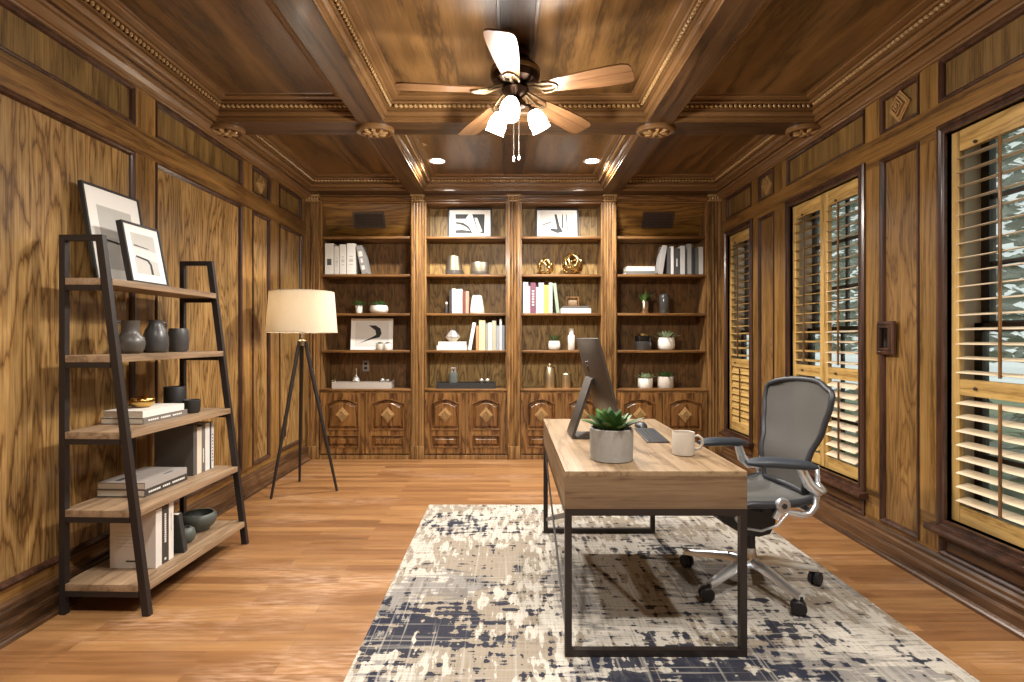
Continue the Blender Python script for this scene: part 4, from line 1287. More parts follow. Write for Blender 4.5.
# faces +X: local -y -> +X, so rz = 90
picture('framed_picture', 'larger black framed pale abstract print leaning on the wall, topmost on the ladder shelf', .405, .515, LW(.040, .385, z), R(90)+LA, 9.5, .011, .022,
        [('print', 'art_g', [[(.2, .15), (.8, .15), (.8, .8), (.2, .8)]]), ('brush_stroke', 'art_k', [[(.2, .44), (.8, .40), (.8, .425), (.5, .445), (.2, .46)]])])
picture('framed_picture', 'smaller black framed print with a black hooked stroke, on top of the ladder shelf', .285, .325, LW(.176, .385, z), R(90)+LA, 11, .010, .032,
        [('print', 'art_g', [[(.2, .16), (.82, .16), (.82, .84), (.2, .84)]]), ('pale_band', 'art_l', [[(.2, .44), (.82, .40), (.82, .56), (.2, .60)]]),
         ('brush_stroke', 'art_k', [[(.58, .17), (.64, .17), (.63, .34), (.56, .42), (.24, .46), (.24, .43), (.52, .39), (.575, .33)], [(.24, .62), (.62, .60), (.62, .61), (.24, .64)]])], easel=.09)

# ---- stoneware on the second board
z = BZ[3] + .001
def vessel(name, label, cat, loc, prof, mat, seg=30, group=None, handle=None, part='body'):
    t = thing(name, label, cat, loc, 0, group)
    bm = NB(); lathe(bm, prof, seg=seg); obj(part, bm, mat if not isinstance(mat, str) else M[mat], t, ang=50)
    if handle:
        bm = NB(); tube(bm, handle[0], handle[1], 8, up=handle[2] if len(handle) > 2 else None); obj('handle', bm, mat if not isinstance(mat, str) else M[mat], t, ang=80)
    return t
vessel('pitcher', 'round-bellied dark stoneware pitcher with a square loop handle, nearest the shelf end', 'pitcher', LW(.115, .305, z),
       [(0, 0), (.045, 0), (.062, .02), (.069, .05), (.064, .082), (.046, .10), (.041, .115), (.041, .163), (.045, .172), (.038, .172), (.036, .112), (0, .105)], 'stoneware',
       handle=([(-.02, -.037, .165), (-.035, -.062, .168), (-.038, -.066, .15), (-.034, -.06, .10), (-.028, -.05, .088)], .006))
vessel('jug', 'dark shouldered stoneware jug with a small ring handle, between pitcher and squat vase', 'jug', LW(.120, .495, z),
       [(0, 0), (.050, 0), (.060, .01), (.064, .04), (.063, .085), (.052, .125), (.038, .148), (.034, .168), (.036, .182), (.029, .182), (.027, .15), (0, .14)], 'stone2',
       handle=([(.012, .034, .165), (.020, .056, .166), (.022, .062, .148), (.018, .052, .132)], .0055))
vessel('vase', 'squat open blue-black vase standing beside the dark jug', 'vase', LW(.125, .685, z),
       [(0, 0), (.046, 0), (.054, .012), (.056, .06), (.055, .115), (.050, .132), (.049, .138), (.044, .138), (.046, .11), (.046, .02), (0, .015)], 'stone2')

# ---- third board
z = BZ[2] + .001
gl = 'books on the ladder shelf'
bk = R(90) + LA
book('dark-spined large book at the bottom of the pile under the brass bowl', .031, .36, .225, '#6b635c', LW(.124, .415, z), bk, flat=True, group=gl, marks=(M['ink_w'], [(.10+.045*k, .10+.045*k+.034, .26) for k in range(17) if k not in (5, 11)]), pages='pages')
book('white-spined large book lying directly under the brass bowl', .035, .335, .212, '#d6d2ca', LW(.125, .405, z+.032), bk, flat=True, group=gl)
vessel('bowl', 'small polished brass bowl resting on the white book', 'bowl', LW(.115, .395, z+.0675),
       [(0, 0), (.034, 0), (.050, .010), (.060, .028), (.058, .045), (.048, .054), (.042, .054), (.046, .042), (.045, .026), (0, .012)], 'brass')
vessel('canister', 'tall matte black cylinder behind the black cup on the third board', 'canister', LW(.085, .712, z), [(0, 0), (.056, 0), (.058, .003), (.058, .148), (.056, .151), (.052, .151), (.051, .01), (0, .01)], 'matte_black')
vessel('cup', 'low matte black cup beside the black cylinder', 'cup', LW(.212, .672, z), [(0, 0), (.040, 0), (.046, .01), (.0485, .075), (.046, .077), (.043, .07), (.040, .012), (0, .01)], 'matte_black')

# ---- fourth board
z = BZ[1] + .001
book('thick black-spined book under a grey book on the fourth board', .037, .345, .252, '#3a3532', LW(.132, .388, z), bk, flat=True, group=gl, marks=(M['ink_w'], [(.08+.045*k, .08+.045*k+.034, .26) for k in range(19) if k not in (6, 11)]))
book('grey picture-cover book lying on top of a black-spined book', .034, .340, .250, '#99918b', LW(.133, .386, z+.038), bk, flat=True, group=gl,
     cover_marks=(M['ink'], [(.62, .74, .1+.0, .3), (.55, .60, .30, .40), (.08, .14, .55, .57), (.08, .14, .59, .61), (.08, .14, .63, .66), (.08, .14, .68, .71), (.08, .14, .73, .75)]))
u = .645
for th, h, d, c, lb, mk in ((.034, .292, .235, '#57534f', 'large dark grey book standing with its plain cover towards the room', None),
                        (.046, .275, .225, '#d0c4b2', 'cream-spined book standing next to the large dark grey one', None),
                        (.034, .280, .225, '#6e6963', 'mid grey book between the cream and the white book', (M['ink_w'], [(.2, .5, .25)])),
                        (.046, .288, .225, '#dcd9d4', 'bright white upright book on the fourth board', None),
                        (.016, .285, .225, '#3b3f4a', 'thin navy book between two white ones', None),
                        (.024, .287, .225, '#d4d0ca', 'white book at the end of the upright row, speckled lettering', (M['ink'], [(.15+.07*k, .18+.07*k, .3) for k in range(9)]))):
    book(lb, th, h, d, c, LW(.128+.225/2-d/2, u+th/2, z), bk, group=gl, marks=mk); u += th + .0012

# ---- bottom board
z = BZ[0] + .001
u = .185
for th, h, d, c, lb, mk, cm in ((.046, .292, .235, '#d6d0c9', 'white book with fine cover text behind the slanted post, bottom board', None,
                             (M['art_g'], [(.25+.0, .85, .60-.06*k, .612-.06*k) for k in range(5)] + [(.2, .8, .72, .725)], -1)),
                            (.052, .290, .225, '#3d3833', 'black book standing between two white ones on the bottom board', (M['ink_w'], [(.36+.04*k, .36+.04*k+.03, .25) for k in range(13)] + [(.05, .09, .25)]), None),
                            (.038, .300, .225, '#dcd6cf', 'white book next to the black one, tallest on the bottom board', (M['art_g'], [(.5, .8, .2)]), None)):
    b_ = book(lb, th, h, d, c, LW(.335-d/2, u+th/2, z), bk, group=gl, marks=mk, cover_marks=cm)
    if cm:
        bm = NB(); box(bm, -th/2-.0007, -th/2+.0001, -.02, .035, .030, .038); obj('imprint', bm, M['ink'], b_, smooth=False)
    u += th + .001
b_ = book('dark slim book leaning against the upright white books', .030, .225, .17, '#2f3130', LW(.27, u+.0725, z), bk, lean=0, group=gl)
b_.rotation_euler = (R(0), R(0), bk)
b_.rotation_euler = Matrix.Rotation(bk, 4, 'Z').to_3x3().to_4x4().to_euler()
mt = Matrix.Rotation(bk, 4, 'Z') @ Matrix.Rotation(R(-13), 4, 'Y')
b_.rotation_euler = mt.to_euler(); b_.location.z = z + .030/2*math.sin(R(13)) + .0005
vessel('jar', 'small round grey stoneware jar by the leaning book', 'jar', LW(.262, .535, z), [(0, 0), (.035, 0), (.05, .02), (.053, .045), (.046, .072), (.03, .084), (.024, .084), (.024, .07), (0, .06)], 'celadon')
vessel('bowl', 'wide dark green-grey stoneware bowl on the bottom board', 'bowl', LW(.215, .735, z), [(0, .0), (.06, 0), (.062, .012), (.088, .035), (.101, .066), (.098, .09), (.088, .102), (.080, .102), (.088, .085), (.088, .066), (.07, .035), (0, .022)], 'celadon',
       handle=None)

# ================================================================== BOOKCASE CONTENTS
YO = 5.985
def X(p, Y=YO): return px(p, Y)
SCL = F/YO
def mw(p): return p/SCL
def shelf_books(z, x0, specs, group, Yf=5.90):
    """specs: (x start px or None, width px, height px, colour, lean, label, marks)"""
    for (xp, wp, hp, col, lean, lb, mk) in specs:
        Y = Yf
        s = F/Y
        th, h = wp/s*.96, hp/s
        d = min(.18, h*.72)
        book(lb, th, h, d, col, (px(xp+wp/2, Y), Y + d/2, z), 0, lean, group=group, marks=mk)
g1 = 'books in the bookcase'
def lean_x(edge, th, h, deg, hn, side):
    a = R(deg)
    return edge + side*(th/2*math.cos(a) + min(hn, h*math.cos(a))*math.tan(a) + .005)
W4, W3, W2, W1, W0 = ZS[4]+.001, ZS[3]+.001, ZS[2]+.001, ZS[1]+.001, ZS[0]+.001
dk = M['ink']
speck = (M['art_g'], [(.3, .34, .4), (.4, .5, .5), (.56, .6, .4)])
# bay by the lamp
shelf_books(W3, 0, [(324.8, 9.0, 31, '#d9d7d0', 0, 'tall white book at the end of the upper shelf above the floor lamp', (M['celadon'], [(.3, .5, .5)])),
                    (334.2, 5.0, 28, '#cfcac2', 0, 'short off-white book second in the row above the floor lamp', speck),
                    (339.6, 6.6, 30, '#d6d3cc', 0, 'narrow white book in the middle of the row above the floor lamp', speck),
                    (346.8, 8.6, 31, '#dcdad4', 0, 'white book that the leaning grey book rests on, above the floor lamp', speck),
                    ], g1)
book('grey patterned book leaning on the white row above the floor lamp', .06, .31, .19, '#8a8884', (lean_x(px(355.4, 5.9), .06, .31, 12, .335, 1), 5.995, W3), 0, -12, group=g1, marks=(M['art_l'], [(.15, .3, .6), (.4, .55, .4), (.62, .8, .7)]))
# second bay
shelf_books(W2, 0, [(449.2, 2.6, 23, '#2e2a28', 0, 'black thin book starting the row beside the white cone lamp', None), (452.0, 3.8, 24.5, '#e2dfd8', 0, 'white book first after the thin black one', None), (456.0, 3.2, 24, '#cfd0c8', 0, 'pale grey-green book in the row beside the white cone lamp', None),
                    (459.3, 3.0, 24, '#e0dcd2', 0, 'ivory book next to the maroon one', None), (462.5, 2.8, 22.5, '#6d3a34', 0, 'maroon book in the row beside the white cone lamp', None), (465.5, 3.2, 22, '#b38a76', 0, 'dusty pink book closest to the white cone lamp', None)], g1)
shelf_books(W1, 0, [(475.9, 2.8, 24.5, '#b9825a', 0, 'thin tan book in the colourful row above the black tray', None), (478.9, 6.3, 30, '#dccb96', 0, 'tall butter-yellow book in the row above the black tray', None), (485.4, 2.8, 27, '#8c8a80', 0, 'thin dark grey book beside the butter-yellow one', None),
                    (488.3, 3.6, 27.5, '#dcd5c6', 0, 'cream book in the row above the black tray', None), (492.0, 4.2, 29.5, '#a3a08c', 0, 'olive grey book in the row above the black tray', None), (496.3, 3.2, 24.5, '#8d8f93', 0, 'short slate book in the row above the black tray', None),
                    (499.6, 2.2, 31, '#d2d3d4', 0, 'tallest pale grey thin book near the end of the row', None), (501.9, 2.6, 25, '#7f8390', 0, 'blue-grey book ending the row by the pilaster', None)], g1)
book('white book leaning on the colourful row above the black tray', .036, .300, .18, '#d9dbd8', (lean_x(px(475.9, 5.9), .036, .300, 10, .265, -1), 5.99, W1), 0, 10, group=g1)
book('white book at the bottom of the pile under the faceted ornament', .050, .325, .20, '#d5cfc4', (px(452.5, 5.97), 5.99, W1), 0, flat=True, group=g1)
book('white book on top of the pile under the faceted ornament', .040, .300, .19, '#e0dcd3', (px(453, 5.97), 5.985, W1+.051), 0, flat=True, group=g1)
# third bay
shelf_books(W2, 0, [(523.0, 5.2, 31, '#ccd2d6', 0, 'pale blue-white book first in the row by the middle pilaster', None), (528.4, 1.8, 27, '#c8c2b6', 0, 'very thin beige book next to the pale blue one', None), (530.4, 5.4, 30.5, '#704055', 0, 'plum book in the colourful row', (M['ink_w'], [(.25+.09*k, .30+.09*k, .4) for k in range(6)])),
                    (536.0, 2.4, 26, '#d8d3c8', 0, 'thin ivory book between plum and grey', None), (538.6, 5.4, 30.5, '#a9b1b6', 0, 'silver-blue book in the middle of the colourful row', None), (544.2, 4.6, 28, '#d9b557', 0, 'mustard yellow book in the colourful row', None),
                    (549.0, 3.4, 30.5, '#c6d0c2', 0, 'pale mint book next to the mustard one', None)], g1)
book('sage green book leaning on the end of the colourful row', .034, .325, .18, '#8d9a86', (lean_x(px(552.4, 5.9), .034, .325, 7, .33, 1), 5.99, W2), 0, -7, group=g1)
book('white book under the wooden box in the third bay', .050, .325, .2, '#dcdad4', (px(575, 5.97), 5.99, W2), 0, flat=True, group=g1)
book('thin dark book between white book and wooden box', .026, .285, .19, '#55524f', (px(575.5, 5.97), 5.985, W2+.051), 0, flat=True, group=g1)
# bay by the windows
shelf_books(W3, 0, [(667.4, 3.2, 27, '#4a4846', 0, 'dark book beside the leaning grey one, by the windows', None), (670.8, 2.8, 28, '#d4d3d0', 0, 'thin white book in the dark row by the windows', None), (673.8, 6.2, 26, '#3f3e3d', 0, 'black book in the dark row by the windows', (M['ink_w'], [(.3, .6, .15)])),
                    (680.2, 4.8, 28.5, '#b5b5b3', 0, 'light grey speckled book in the dark row by the windows', speck), (685.3, 1.8, 25, '#3a3838', 0, 'very thin black book in the dark row by the windows', None), (687.3, 4.2, 30.5, '#8d8c8a', 0, 'tallest mid grey book in the dark row by the windows', None),
                    (691.7, 3.4, 27, '#2d2d2e', 0, 'jet black book near the end by the windows', None), (695.3, 3.2, 26.5, '#55585a', 0, 'slate book second last by the windows', None), (698.7, 4.6, 27.5, '#b9b6b1', 0, 'pale grey lettered book at the window end of the shelf', speck)], g1)
book('grey book leaning on the dark row by the windows', .042, .315, .19, '#9a9794', (lean_x(px(667.3, 5.9), .042, .315, 9, .29, -1), 5.995, W3), 0, 9, group=g1)
book('pale book under the white one, lying flat by the windows', .035, .31, .2, '#6d6a66', (px(638.5, 5.97), 5.99, W3), 0, flat=True, group=g1)
book('white book lying flat on top by the windows', .048, .300, .19, '#dddbd6', (px(639, 5.97), 5.985, W3+.036), 0, flat=True, group=g1)

# pictures
def flatpic(label, x0, x1, y0, y1, z, art, fcol='matte_black', fw=.019):
    Y = 5.985; s = F/Y
    return picture('framed_picture', label, (x1-x0)/s, (y1-y0)/s, (px((x0+x1)/2, Y), Y, z), 0, 6, fw, .014, art, fcol=fcol)
flatpic('black framed monochrome print with bold diagonal stripes, top of the second bay', 447.5, 492, 207.4, 238, W4,
        [('print', 'art_k', [[(.17, .16), (.83, .16), (.83, .80), (.17, .80)]]),
         ('white_shapes', 'mat_w', [[(.17, .64), (.40, .64), (.47, .80), (.55, .80), (.68, .17), (.56, .17), (.47, .40), (.34, .52), (.17, .54)], [(.60, .68), (.66, .68), (.78, .22), (.70, .17)], [(.17, .48), (.30, .44), (.42, .36), (.50, .24), (.30, .28), (.17, .26)]])])
flatpic('black framed sketchy print of dark upright strokes, top of the third bay', 535.5, 579, 207.6, 238, W4,
        [('print', 'art_l', [[(.12, .12), (.88, .12), (.88, .88), (.12, .88)]]),
         ('ink_strokes', 'art_k', [[(.44, .80), (.49, .80), (.56, .40), (.64, .20), (.50, .16), (.34, .26), (.36, .32), (.50, .30)], [(.62, .80), (.64, .80), (.64, .35), (.60, .30)], [(.70, .80), (.72, .80), (.75, .25), (.73, .25)], [(.16, .42), (.36, .52), (.36, .55), (.16, .45)]])])
flatpic('white framed print with one black curved stroke, behind two tiny pots', 350.4, 392.4, 315.5, 347, W1,
        [('print', 'art_l', [[(.10, .10), (.90, .10), (.90, .90), (.10, .90)]]),
         ('brush_stroke', 'art_k', [[(.42, .78), (.58, .78), (.70, .68), (.73, .52), (.68, .40), (.50, .34), (.18, .20), (.50, .40), (.60, .48), (.58, .62)]])], fcol='mat_w', fw=.008)

# pots and plants
def pot_plant(label, xc, z, r, h, prof, mat, LK, L, n, W=.022, leafm='leaf_pale', Y=YO, seed=3, el0=10, el1=80, group='small potted plants in the bookcase'):
    t = thing('potted_succulent', label, 'plant', (px(xc, Y), Y, z), 0, group)
    bm = NB()
    shp = {'round': [(0, 0), (.72*r, 0), (.93*r, .12*h), (r, .4*h), (.98*r, .75*h), (.90*r, h), (.82*r, h), (.82*r, .86*h), (0, .86*h)],
           'cyl': [(0, 0), (.94*r, 0), (r, .05*h), (r, .97*h), (.96*r, h), (.88*r, h), (.88*r, .86*h), (0, .86*h)],
           'cone': [(0, 0), (.72*r, 0), (.76*r, .05*h), (r, .97*h), (.96*r, h), (.88*r, h), (.86*r, .86*h), (0, .86*h)]}[prof]
    lathe(bm, shp, seg=24); obj('pot', bm, M[mat], t, ang=50)
    bm = NB(); lathe(bm, [(0, .865*h), (.80*r, .865*h), (.6*r, .93*h), (0, .95*h)], seg=16); obj('soil', bm, M['soil'], t)
    bm = NB(); rosette(bm, .90*h, int(n*1.15), L*(LK or 1.5), W*1.15, .008, R(el0+14), R(el1), r*.5, .3, seed, .3); obj('foliage', bm, M[leafm], t, ang=60)
    return t
pot_plant('dark green bushy plant in a small white conical pot, beside the wide white bowl planter', 359, W2, .042, .085, 'cone', 'white_pot', .9, .10, 34, .022, 'leaf_dk', seed=4)
pot_plant('wide white bowl planter with low green leaves beside the small conical pot', 379, W2, .10, .088, 'round', 'white_pot', 1.15, .075, 34, .022, 'leaf', seed=6)
pot_plant('tiny cream pot with a green sprig in front of the curved-stroke print', 379.8, W1, .040, .070, 'cyl', 'grey_pot', .6, .06, 14, .014, 'leaf_dk', Y=5.93, seed=7)
pot_plant('tiny cream pot with a dark purple rosette in front of the curved-stroke print', 387.6, W1, .040, .070, 'cyl', 'white_pot', .45, .075, 14, .018, 'leaf_pp', Y=5.93, seed=8) if 'leaf_pp' in M else None
pot_plant('small white pot with a leafy sprout, left of the white stepped bottle', 554.3, W1, .066, .10, 'round', 'white_pot', 0, .085, 18, .016, 'leaf', seed=9, el0=25)
pot_plant('upright green succulent in a slim copper pot beside the smoked glass cylinder', 644.5, W2, .046, .135, 'cyl', 'copper', 0, .085, 22, .024, 'leaf', seed=10, el0=45, el1=88)
pot_plant('grey-green succulent in a rounded white pot beside the black and gold canister', 666.4, W1, .092, .135, 'round', 'white_pot', 0, .085, 30, .024, 'leaf_pale', seed=11, el0=12)
pot_plant('pale succulent in the smaller white pot on the counter by the windows', 645.2, W0, .080, .105, 'cyl', 'white_pot', 1.15, .088, 28, .024, 'leaf_pale', seed=12)
pot_plant('green spiky succulent in the larger pale grey pot on the counter by the windows', 665.6, W0, .085, .125, 'cyl', 'grey_pot', 1.05, .10, 30, .024, 'leaf', seed=13)

# metal vessels
def vs(name, label, cat, xc, z, prof, mat, Y=YO, group=None, **k):
    return vessel(name, label, cat, (px(xc, Y), Y, z), prof, mat, group=group, seg=28, **k)
def two_tone(name, label, cat, xc, z, r0, r1, h, Y=YO):
    t = thing(name, label, cat, (px(xc, Y), Y, z))
    bm = NB(); lathe(bm, [(0, 0), (r0*.94, 0), (r0, .006), (r0*.985, h*.24), (0, h*.24)], seg=28); obj('base_band', bm, M['stoneware'], t)
    bm = NB(); lathe(bm, [(0, h*.242), (r0*.98, h*.242), (r1, h*.96), (r1*.97, h), (r1*.9, h), (r1*.9, h*.9), (0, h*.5)], seg=28); obj('metal_body', bm, M['pewter'], t)
two_tone('vase', 'tapered pewter tumbler vase, taller of the metal pair', 'vase', 454, W3, .098, .072, .205)
two_tone('bowl', 'low pewter bowl beside the tapered tumbler vase', 'bowl', 479.7, W3, .106, .102, .135)
# knot balls made of rings
def knot(label, xc, z, rad, seed, Y=YO):
    t = thing('knot_ornament', label, 'ornament', (px(xc, Y), Y, z), 0)
    rnd = random.Random(seed)
    bm = NB()
    n = 5
    for k in range(n):
        ax = Vector((rnd.uniform(-1, 1), -.9 if k < 3 else rnd.uniform(-.4, .4), rnd.uniform(-1, 1))).normalized()
        q = Vector((0, 0, 1)).rotation_difference(ax)
        rr = rad*(.93 if k else .80)
        off = ax*rad*rnd.uniform(-.35, .35)
        rc = math.sqrt(max(.2, 1-(off.length/rad)**2))
        pts = [q @ Vector((rr*rc*math.cos(2*math.pi*i/32), rr*rc*math.sin(2*math.pi*i/32), 0)) + off + Vector((0, 0, rad)) for i in range(32)]
        tube(bm, pts, rad*.115, 8, closed=True)
    zmin = min(v.co.z for v in bm.verts)
    for v in bm.verts: v.co.z -= zmin
    obj('rings', bm, M['gold'], t, ang=80)
knot('smaller gold ring-knot ball in the third bay', 545.8, W3, .092, 21)
knot('larger gold ring-knot ball in the third bay', 572.8, W3, .118, 5)
# white cone lamp-like vase
vs('vase', 'white rounded cone vase ending the short row of books', 'vase', 477.0, W2, [(0, 0), (.078, 0), (.082, .008), (.078, .05), (.052, .19), (.046, .198), (.036, .198), (.036, .185), (0, .18)], 'white_pot')
t = thing('figurine', 'tiny dark and white figurine at the start of the book row', 'figurine', (px(446.6, 5.95), 5.95, W2))
bm = NB(); lathe(bm, [(0, 0), (.020, 0), (.022, .01), (.014, .04), (.018, .07), (.010, .09), (0, .094)], seg=16); obj('figure_base', bm, M['stone2'], t)
bm = NB(); ball(bm, (0, 0, .108), .015, .015, .018); obj('head', bm, M['white_pot'], t)
# faceted ornament
t = thing('faceted_ornament', 'faceted silver and cream diamond ornament on a pile of white books', 'ornament', (px(452.8, 5.97), 5.975, W1+.0922), 0)
bm = NB(); lathe(bm, [(0, 0), (.040, 0), (.082, .055), (0, .055)], seg=8); obj('lower_half', bm, M['grey_pot'], t, smooth=False)
bm = NB(); lathe(bm, [(0, .0552), (.080, .0552), (.038, .115), (0, .150)], seg=8); obj('upper_half', bm, M['silver'], t, smooth=False)
# wooden box frame
t = thing('wooden_box', 'small arched brown wooden box on the flat books of the third bay', 'box', (px(572.5, 5.97), 5.975, W2+.0785), 0)
bm = NB()
for k in range(9):
    a0, a1 = math.pi*k/9, math.pi*(k+1)/9
    if k in (): continue
box(bm, -.070, -.052, -.03, .03, 0, .085, bev=.003); box(bm, .052, .070, -.03, .03, 0, .085, bev=.003); box(bm, -.070, .070, -.03, .03, .085, .103, bev=.004); box(bm, -.05, .05, -.03, .03, 0, .008)
obj('box_frame', bm, M['door'], t, smooth=False)
bm = NB(); box(bm, -.048, .048, -.022, .022, .009, .065, bev=.006); obj('box_insert', bm, M['desk'], t)
# stepped white bottle
vs('bottle', 'white stepped bottle half hidden behind the computer', 'bottle', 571.3, W1, [(0, 0), (.034, 0), (.038, .004), (.038, .155), (.034, .162), (.029, .165), (.029, .232), (.026, .236), (0, .236)], 'white_pot')
def canister(label, xc, z, r, h, mat):
    t = thing('canister', label, 'canister', (px(xc, YO), YO, z))
    bm = NB(); lathe(bm, [(0, 0), (r*.96, 0), (r, .006), (r, h*.82), (r*.9, h*.86), (r*.5, h*.87), (0, h*.87)], seg=28); obj('body', bm, M[mat], t)
    bm = NB(); lathe(bm, [(0, h*.872), (r*.42, h*.872), (r*.42, h*.97), (r*.36, h), (0, h)], seg=20); obj('lid', bm, M[mat], t)
canister('tall champagne metal canister on the counter of the third bay', 549.6, W0, .058, .268, 'champ')
canister('short champagne metal canister beside the tall one', 566, W0, .055, .185, 'champ')
vs('vase', 'tall smoked glass cylinder vase with rounded top beside the copper pot', 'vase', 664.3, W2, [(0, 0), (.052, 0), (.056, .006), (.056, .18), (.045, .208), (.03, .214), (.028, .206), (.042, .195), (.05, .176), (.05, .012), (0, .01)], 'dark_glass')
t = thing('canister', 'stacked black and gold canister beside the rounded white pot', 'canister', (px(643, YO), YO, W1))
bm = NB(); lathe(bm, [(0, 0), (.088, 0), (.092, .008), (.092, .085), (.080, .098), (0, .098)], seg=28); obj('black_base', bm, M['dark_glass'], t)
bm = NB(); lathe(bm, [(0, .0985), (.055, .0985), (.055, .175), (.050, .18), (0, .18)], seg=28); obj('gold_cup', bm, M['gold'], t)
bm = NB(); lathe(bm, [(.085, .098), (.09, .10), (.088, .155), (.085, .155), (.083, .10)], seg=28); obj('glass_collar', bm, M['smoke'], t)

# trays on the counters
def tray(label, xa, xb, mat, hgt, YC=5.97, dep=.16):
    w = (xb-xa)/(F/YC)
    t = thing('tray', label, 'tray', (px((xa+xb)/2, YC), YC, W0))
    bm = NB(); box(bm, -w/2, w/2, -dep/2, dep/2, 0, .006)
    for s in (-1, 1):
        box(bm, -w/2, w/2, s*dep/2-.004, s*dep/2+.004, 0, hgt); box(bm, s*w/2-.004, s*w/2+.004, -dep/2, dep/2, 0, hgt)
    obj('tray_body', bm, M[mat], t, smooth=False)
    for s in (-1, 1):
        bm = NB(); tube(bm, [(s*w/2, -.04, hgt-.005), (s*(w/2+.012), -.04, hgt+.018), (s*(w/2+.012), .04, hgt+.018), (s*w/2, .04, hgt-.005)], .004, 6); obj('handle', bm, M['black' if mat == 'matte_black' else 'steel'], t)
tray('pale grey rectangular tray on the counter behind the floor lamp', 334.5, 392.5, 'tray_g', .068)
tray('black rectangular tray on the counter of the second bay', 437.8, 495, 'matte_black', .062)
zt = W0 + .0065
YT = 5.97
t = thing('bud_vase', 'silver bulb vase with a thin neck standing in the grey tray', 'vase', (px(356.3, YT), YT, zt))
bm = NB(); lathe(bm, [(0, 0), (.02, 0), (.03, .045), (.040, .075), (.030, .105), (.010, .122), (.006, .135), (.006, .20), (.009, .205), (0, .205)], seg=22); obj('body', bm, M['silver'], t)
for k, (p, lb) in enumerate(((382.5, 'small round silver pot in the grey tray'), (387.5, 'second small silver pot in the grey tray, next to its handle'))):
    t = thing('tealight_holder', lb, 'candle holder', (px(p, YT), YT, zt), 0, 'silver pots in the grey tray')
    bm = NB(); lathe(bm, [(0, 0), (.014, 0), (.014, .05), (.022, .062), (.024, .08), (.017, .098 - .01*k), (0, .095 - .01*k)], seg=16); obj('body', bm, M['silver'], t)
t = thing('glass_bottle', 'clear ribbed glass bottle with two metal stoppers in the black tray', 'bottle', (px(453.5, YT), YT, zt))
bm = NB(); lathe(bm, [(0, 0), (.046, 0), (.048, .006), (.048, .155), (.042, .172), (.036, .176), (.036, .17), (.044, .15), (.044, .01), (0, .008)], seg=20); obj('glass_body', bm, M['clear'], t)
for s in (-1, 1):
    bm = NB(); lathe(bm, [(0, .165), (.014, .166), (.014, .20), (.020, .206), (.018, .222), (0, .226)], (s*.019, 0, 0), 14); obj('stopper', bm, M['silver'], t)
for k, (p, lb) in enumerate(((481.5, 'silver ball ornament in the black tray nearer the glass bottle'), (487.5, 'silver ball ornament in the black tray nearer its end'))):
    t = thing('ball_ornament', lb, 'ornament', (px(p, YT), YT, zt), 0, 'silver balls in the black tray')
    bm = NB(); lathe(bm, [(0, 0), (.012, 0), (.012, .055), (0, .056)], seg=12); obj('stand', bm, M['steel'], t)
    bm = NB(); ball(bm, (0, 0, .076), .024); obj('sphere', bm, M['silver'], t)

# ================================================================== WALL FITTINGS
t = thing('power_outlet', 'grey outlet plate on the back of the bookcase bay behind the floor lamp', 'outlet', (px(365.8, 6.155), 6.158, .985))
bm = NB(); box(bm, -.036, .036, -.008, 0, -.06, .06, bev=.003); obj('plate', bm, M['plate'], t)
bm = NB()
for s in (-1, 1): box(bm, -.017, .017, -.0105, -.007, s*.024-.015, s*.024+.015, bev=.003)
obj('socket', bm, M['art_k'], t)
t = thing('power_outlet', 'dark brown outlet low on the panelled wall behind the floor lamp', 'outlet', (XL+.0005, 5.28, .40))
bm = NB(); box(bm, 0, .007, -.04, .04, -.06, .06, bev=.003); obj('plate', bm, M['brownplate'], t)
bm = NB()
for s in (-1, 1): box(bm, .006, .010, -.017, .017, s*.024-.015, s*.024+.015, bev=.003)
obj('socket', bm, M['art_k'], t)
t = thing('wall_keypad', 'dark keypad in a square wood frame on the panel between the windows', 'keypad', (XR-.001, 3.278, 1.30))
to = lambda u, v, h: Vector((-h, u, v))
bm = NB(); sweep_frame(bm, to, (-.075, -.10, .075, .10), [(0, 0), (0, .012), (.006, .018), (.016, .020), (.022, .014), (.030, .024), (.038, .024), (.042, .008)]); obj('frame', bm, M['mould'], t, ang=25)
bm = NB(); prism(bm, [(-.036, -.062), (.036, -.062), (.036, .062), (-.036, .062)], to, 0, .010); obj('keypad_screen', bm, M['screen'], t, smooth=False)

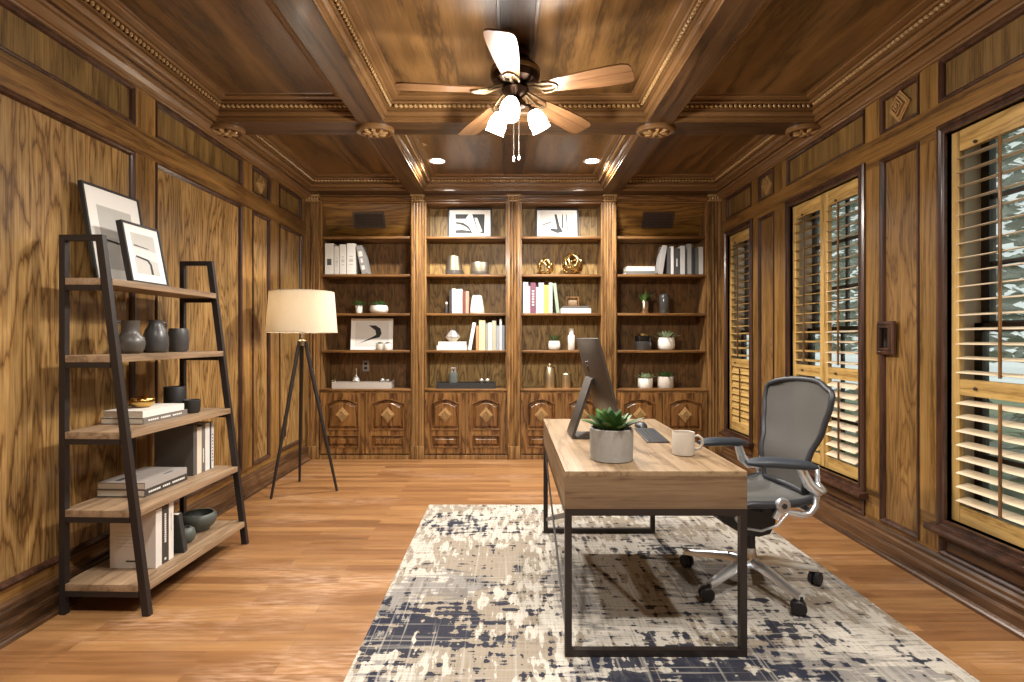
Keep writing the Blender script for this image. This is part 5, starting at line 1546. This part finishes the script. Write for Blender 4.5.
# ================================================================== OUTSIDE THE WINDOWS
bm = NB(); box(bm, XR+.4, 16, -8, 16, -.5, -.4); struct('ground', bm, plain('lawn_ground', '#8f9a7c', .9, var=.2), smooth=False)
def hedge(name, label, x0, x1, y0, y1, z0, z1, n, seed, size, mat='leaf_out'):
    rnd = random.Random(seed)
    bm = NB()
    for _ in range(n):
        c = Vector((rnd.uniform(x0, x1), rnd.uniform(y0, y1), rnd.uniform(z0, z1)))
        m3 = Matrix.Rotation(rnd.uniform(0, 6.28), 3, 'Z') @ Matrix.Rotation(rnd.uniform(-1.2, 1.2), 3, 'X')
        s = size*rnd.uniform(.6, 1.3)
        pts = [(-.5, 0, 0), (0, -.26, .05), (.5, 0, 0), (0, .26, .05)]
        bm.faces.new([bm.verts.new(c + m3 @ Vector(p)*s) for p in pts])
    o = obj(name, bm, M[mat], smooth=False)
    tag(o, label, 'foliage', kind='stuff')
hedge('garden_foliage', 'pale grey-green garden foliage seen through the shutter slats', 6.0, 8.0, .5, 16, 1.0, 4.6, 9000, 31, .27)
hedge('low_shrubbery', 'low green shrubbery outside below the window mid rails', 4.8, 5.8, .5, 14, -.4, .55, 1800, 32, .26)

# ================================================================== WORLD, CAMERA, LIGHT
wd = bpy.data.worlds.new('World'); bpy.context.scene.world = wd; wd.use_nodes = True
bg = wd.node_tree.nodes['Background']; bg.inputs[0].default_value = (.88, .93, .92, 1); bg.inputs[1].default_value = .8

for (x, y) in ((-1.55, 1.2), (-.69, .9), (.778, .9), (1.65, 1.2)):  # fill lamps added out of view to brighten the near room
    can(x, y, 'added unseen fill light over the viewer, in a downlight fitting', 26)

cam = bpy.data.cameras.new('camera'); co = bpy.data.objects.new('camera', cam); C.objects.link(co)
co.location = (0, 0, EYE); co.rotation_euler = (R(90), 0, 0)
cam.sensor_width = 36; cam.lens = 36*F/1024
cam.shift_x = 2/1024; cam.shift_y = -3/1024
cam.clip_start = .05
sc = bpy.context.scene
sc.camera = co
sc.view_settings.view_transform = 'Standard'; sc.view_settings.look = 'None'
sc.view_settings.gamma = 1; sc.view_settings.use_curve_mapping = False
sc.view_settings.exposure = .62
sc.cycles.use_denoising = True
sc.cycles.max_bounces = 10; sc.cycles.diffuse_bounces = 6; sc.cycles.transparent_max_bounces = 16
sc.cycles.sample_clamp_indirect = 8
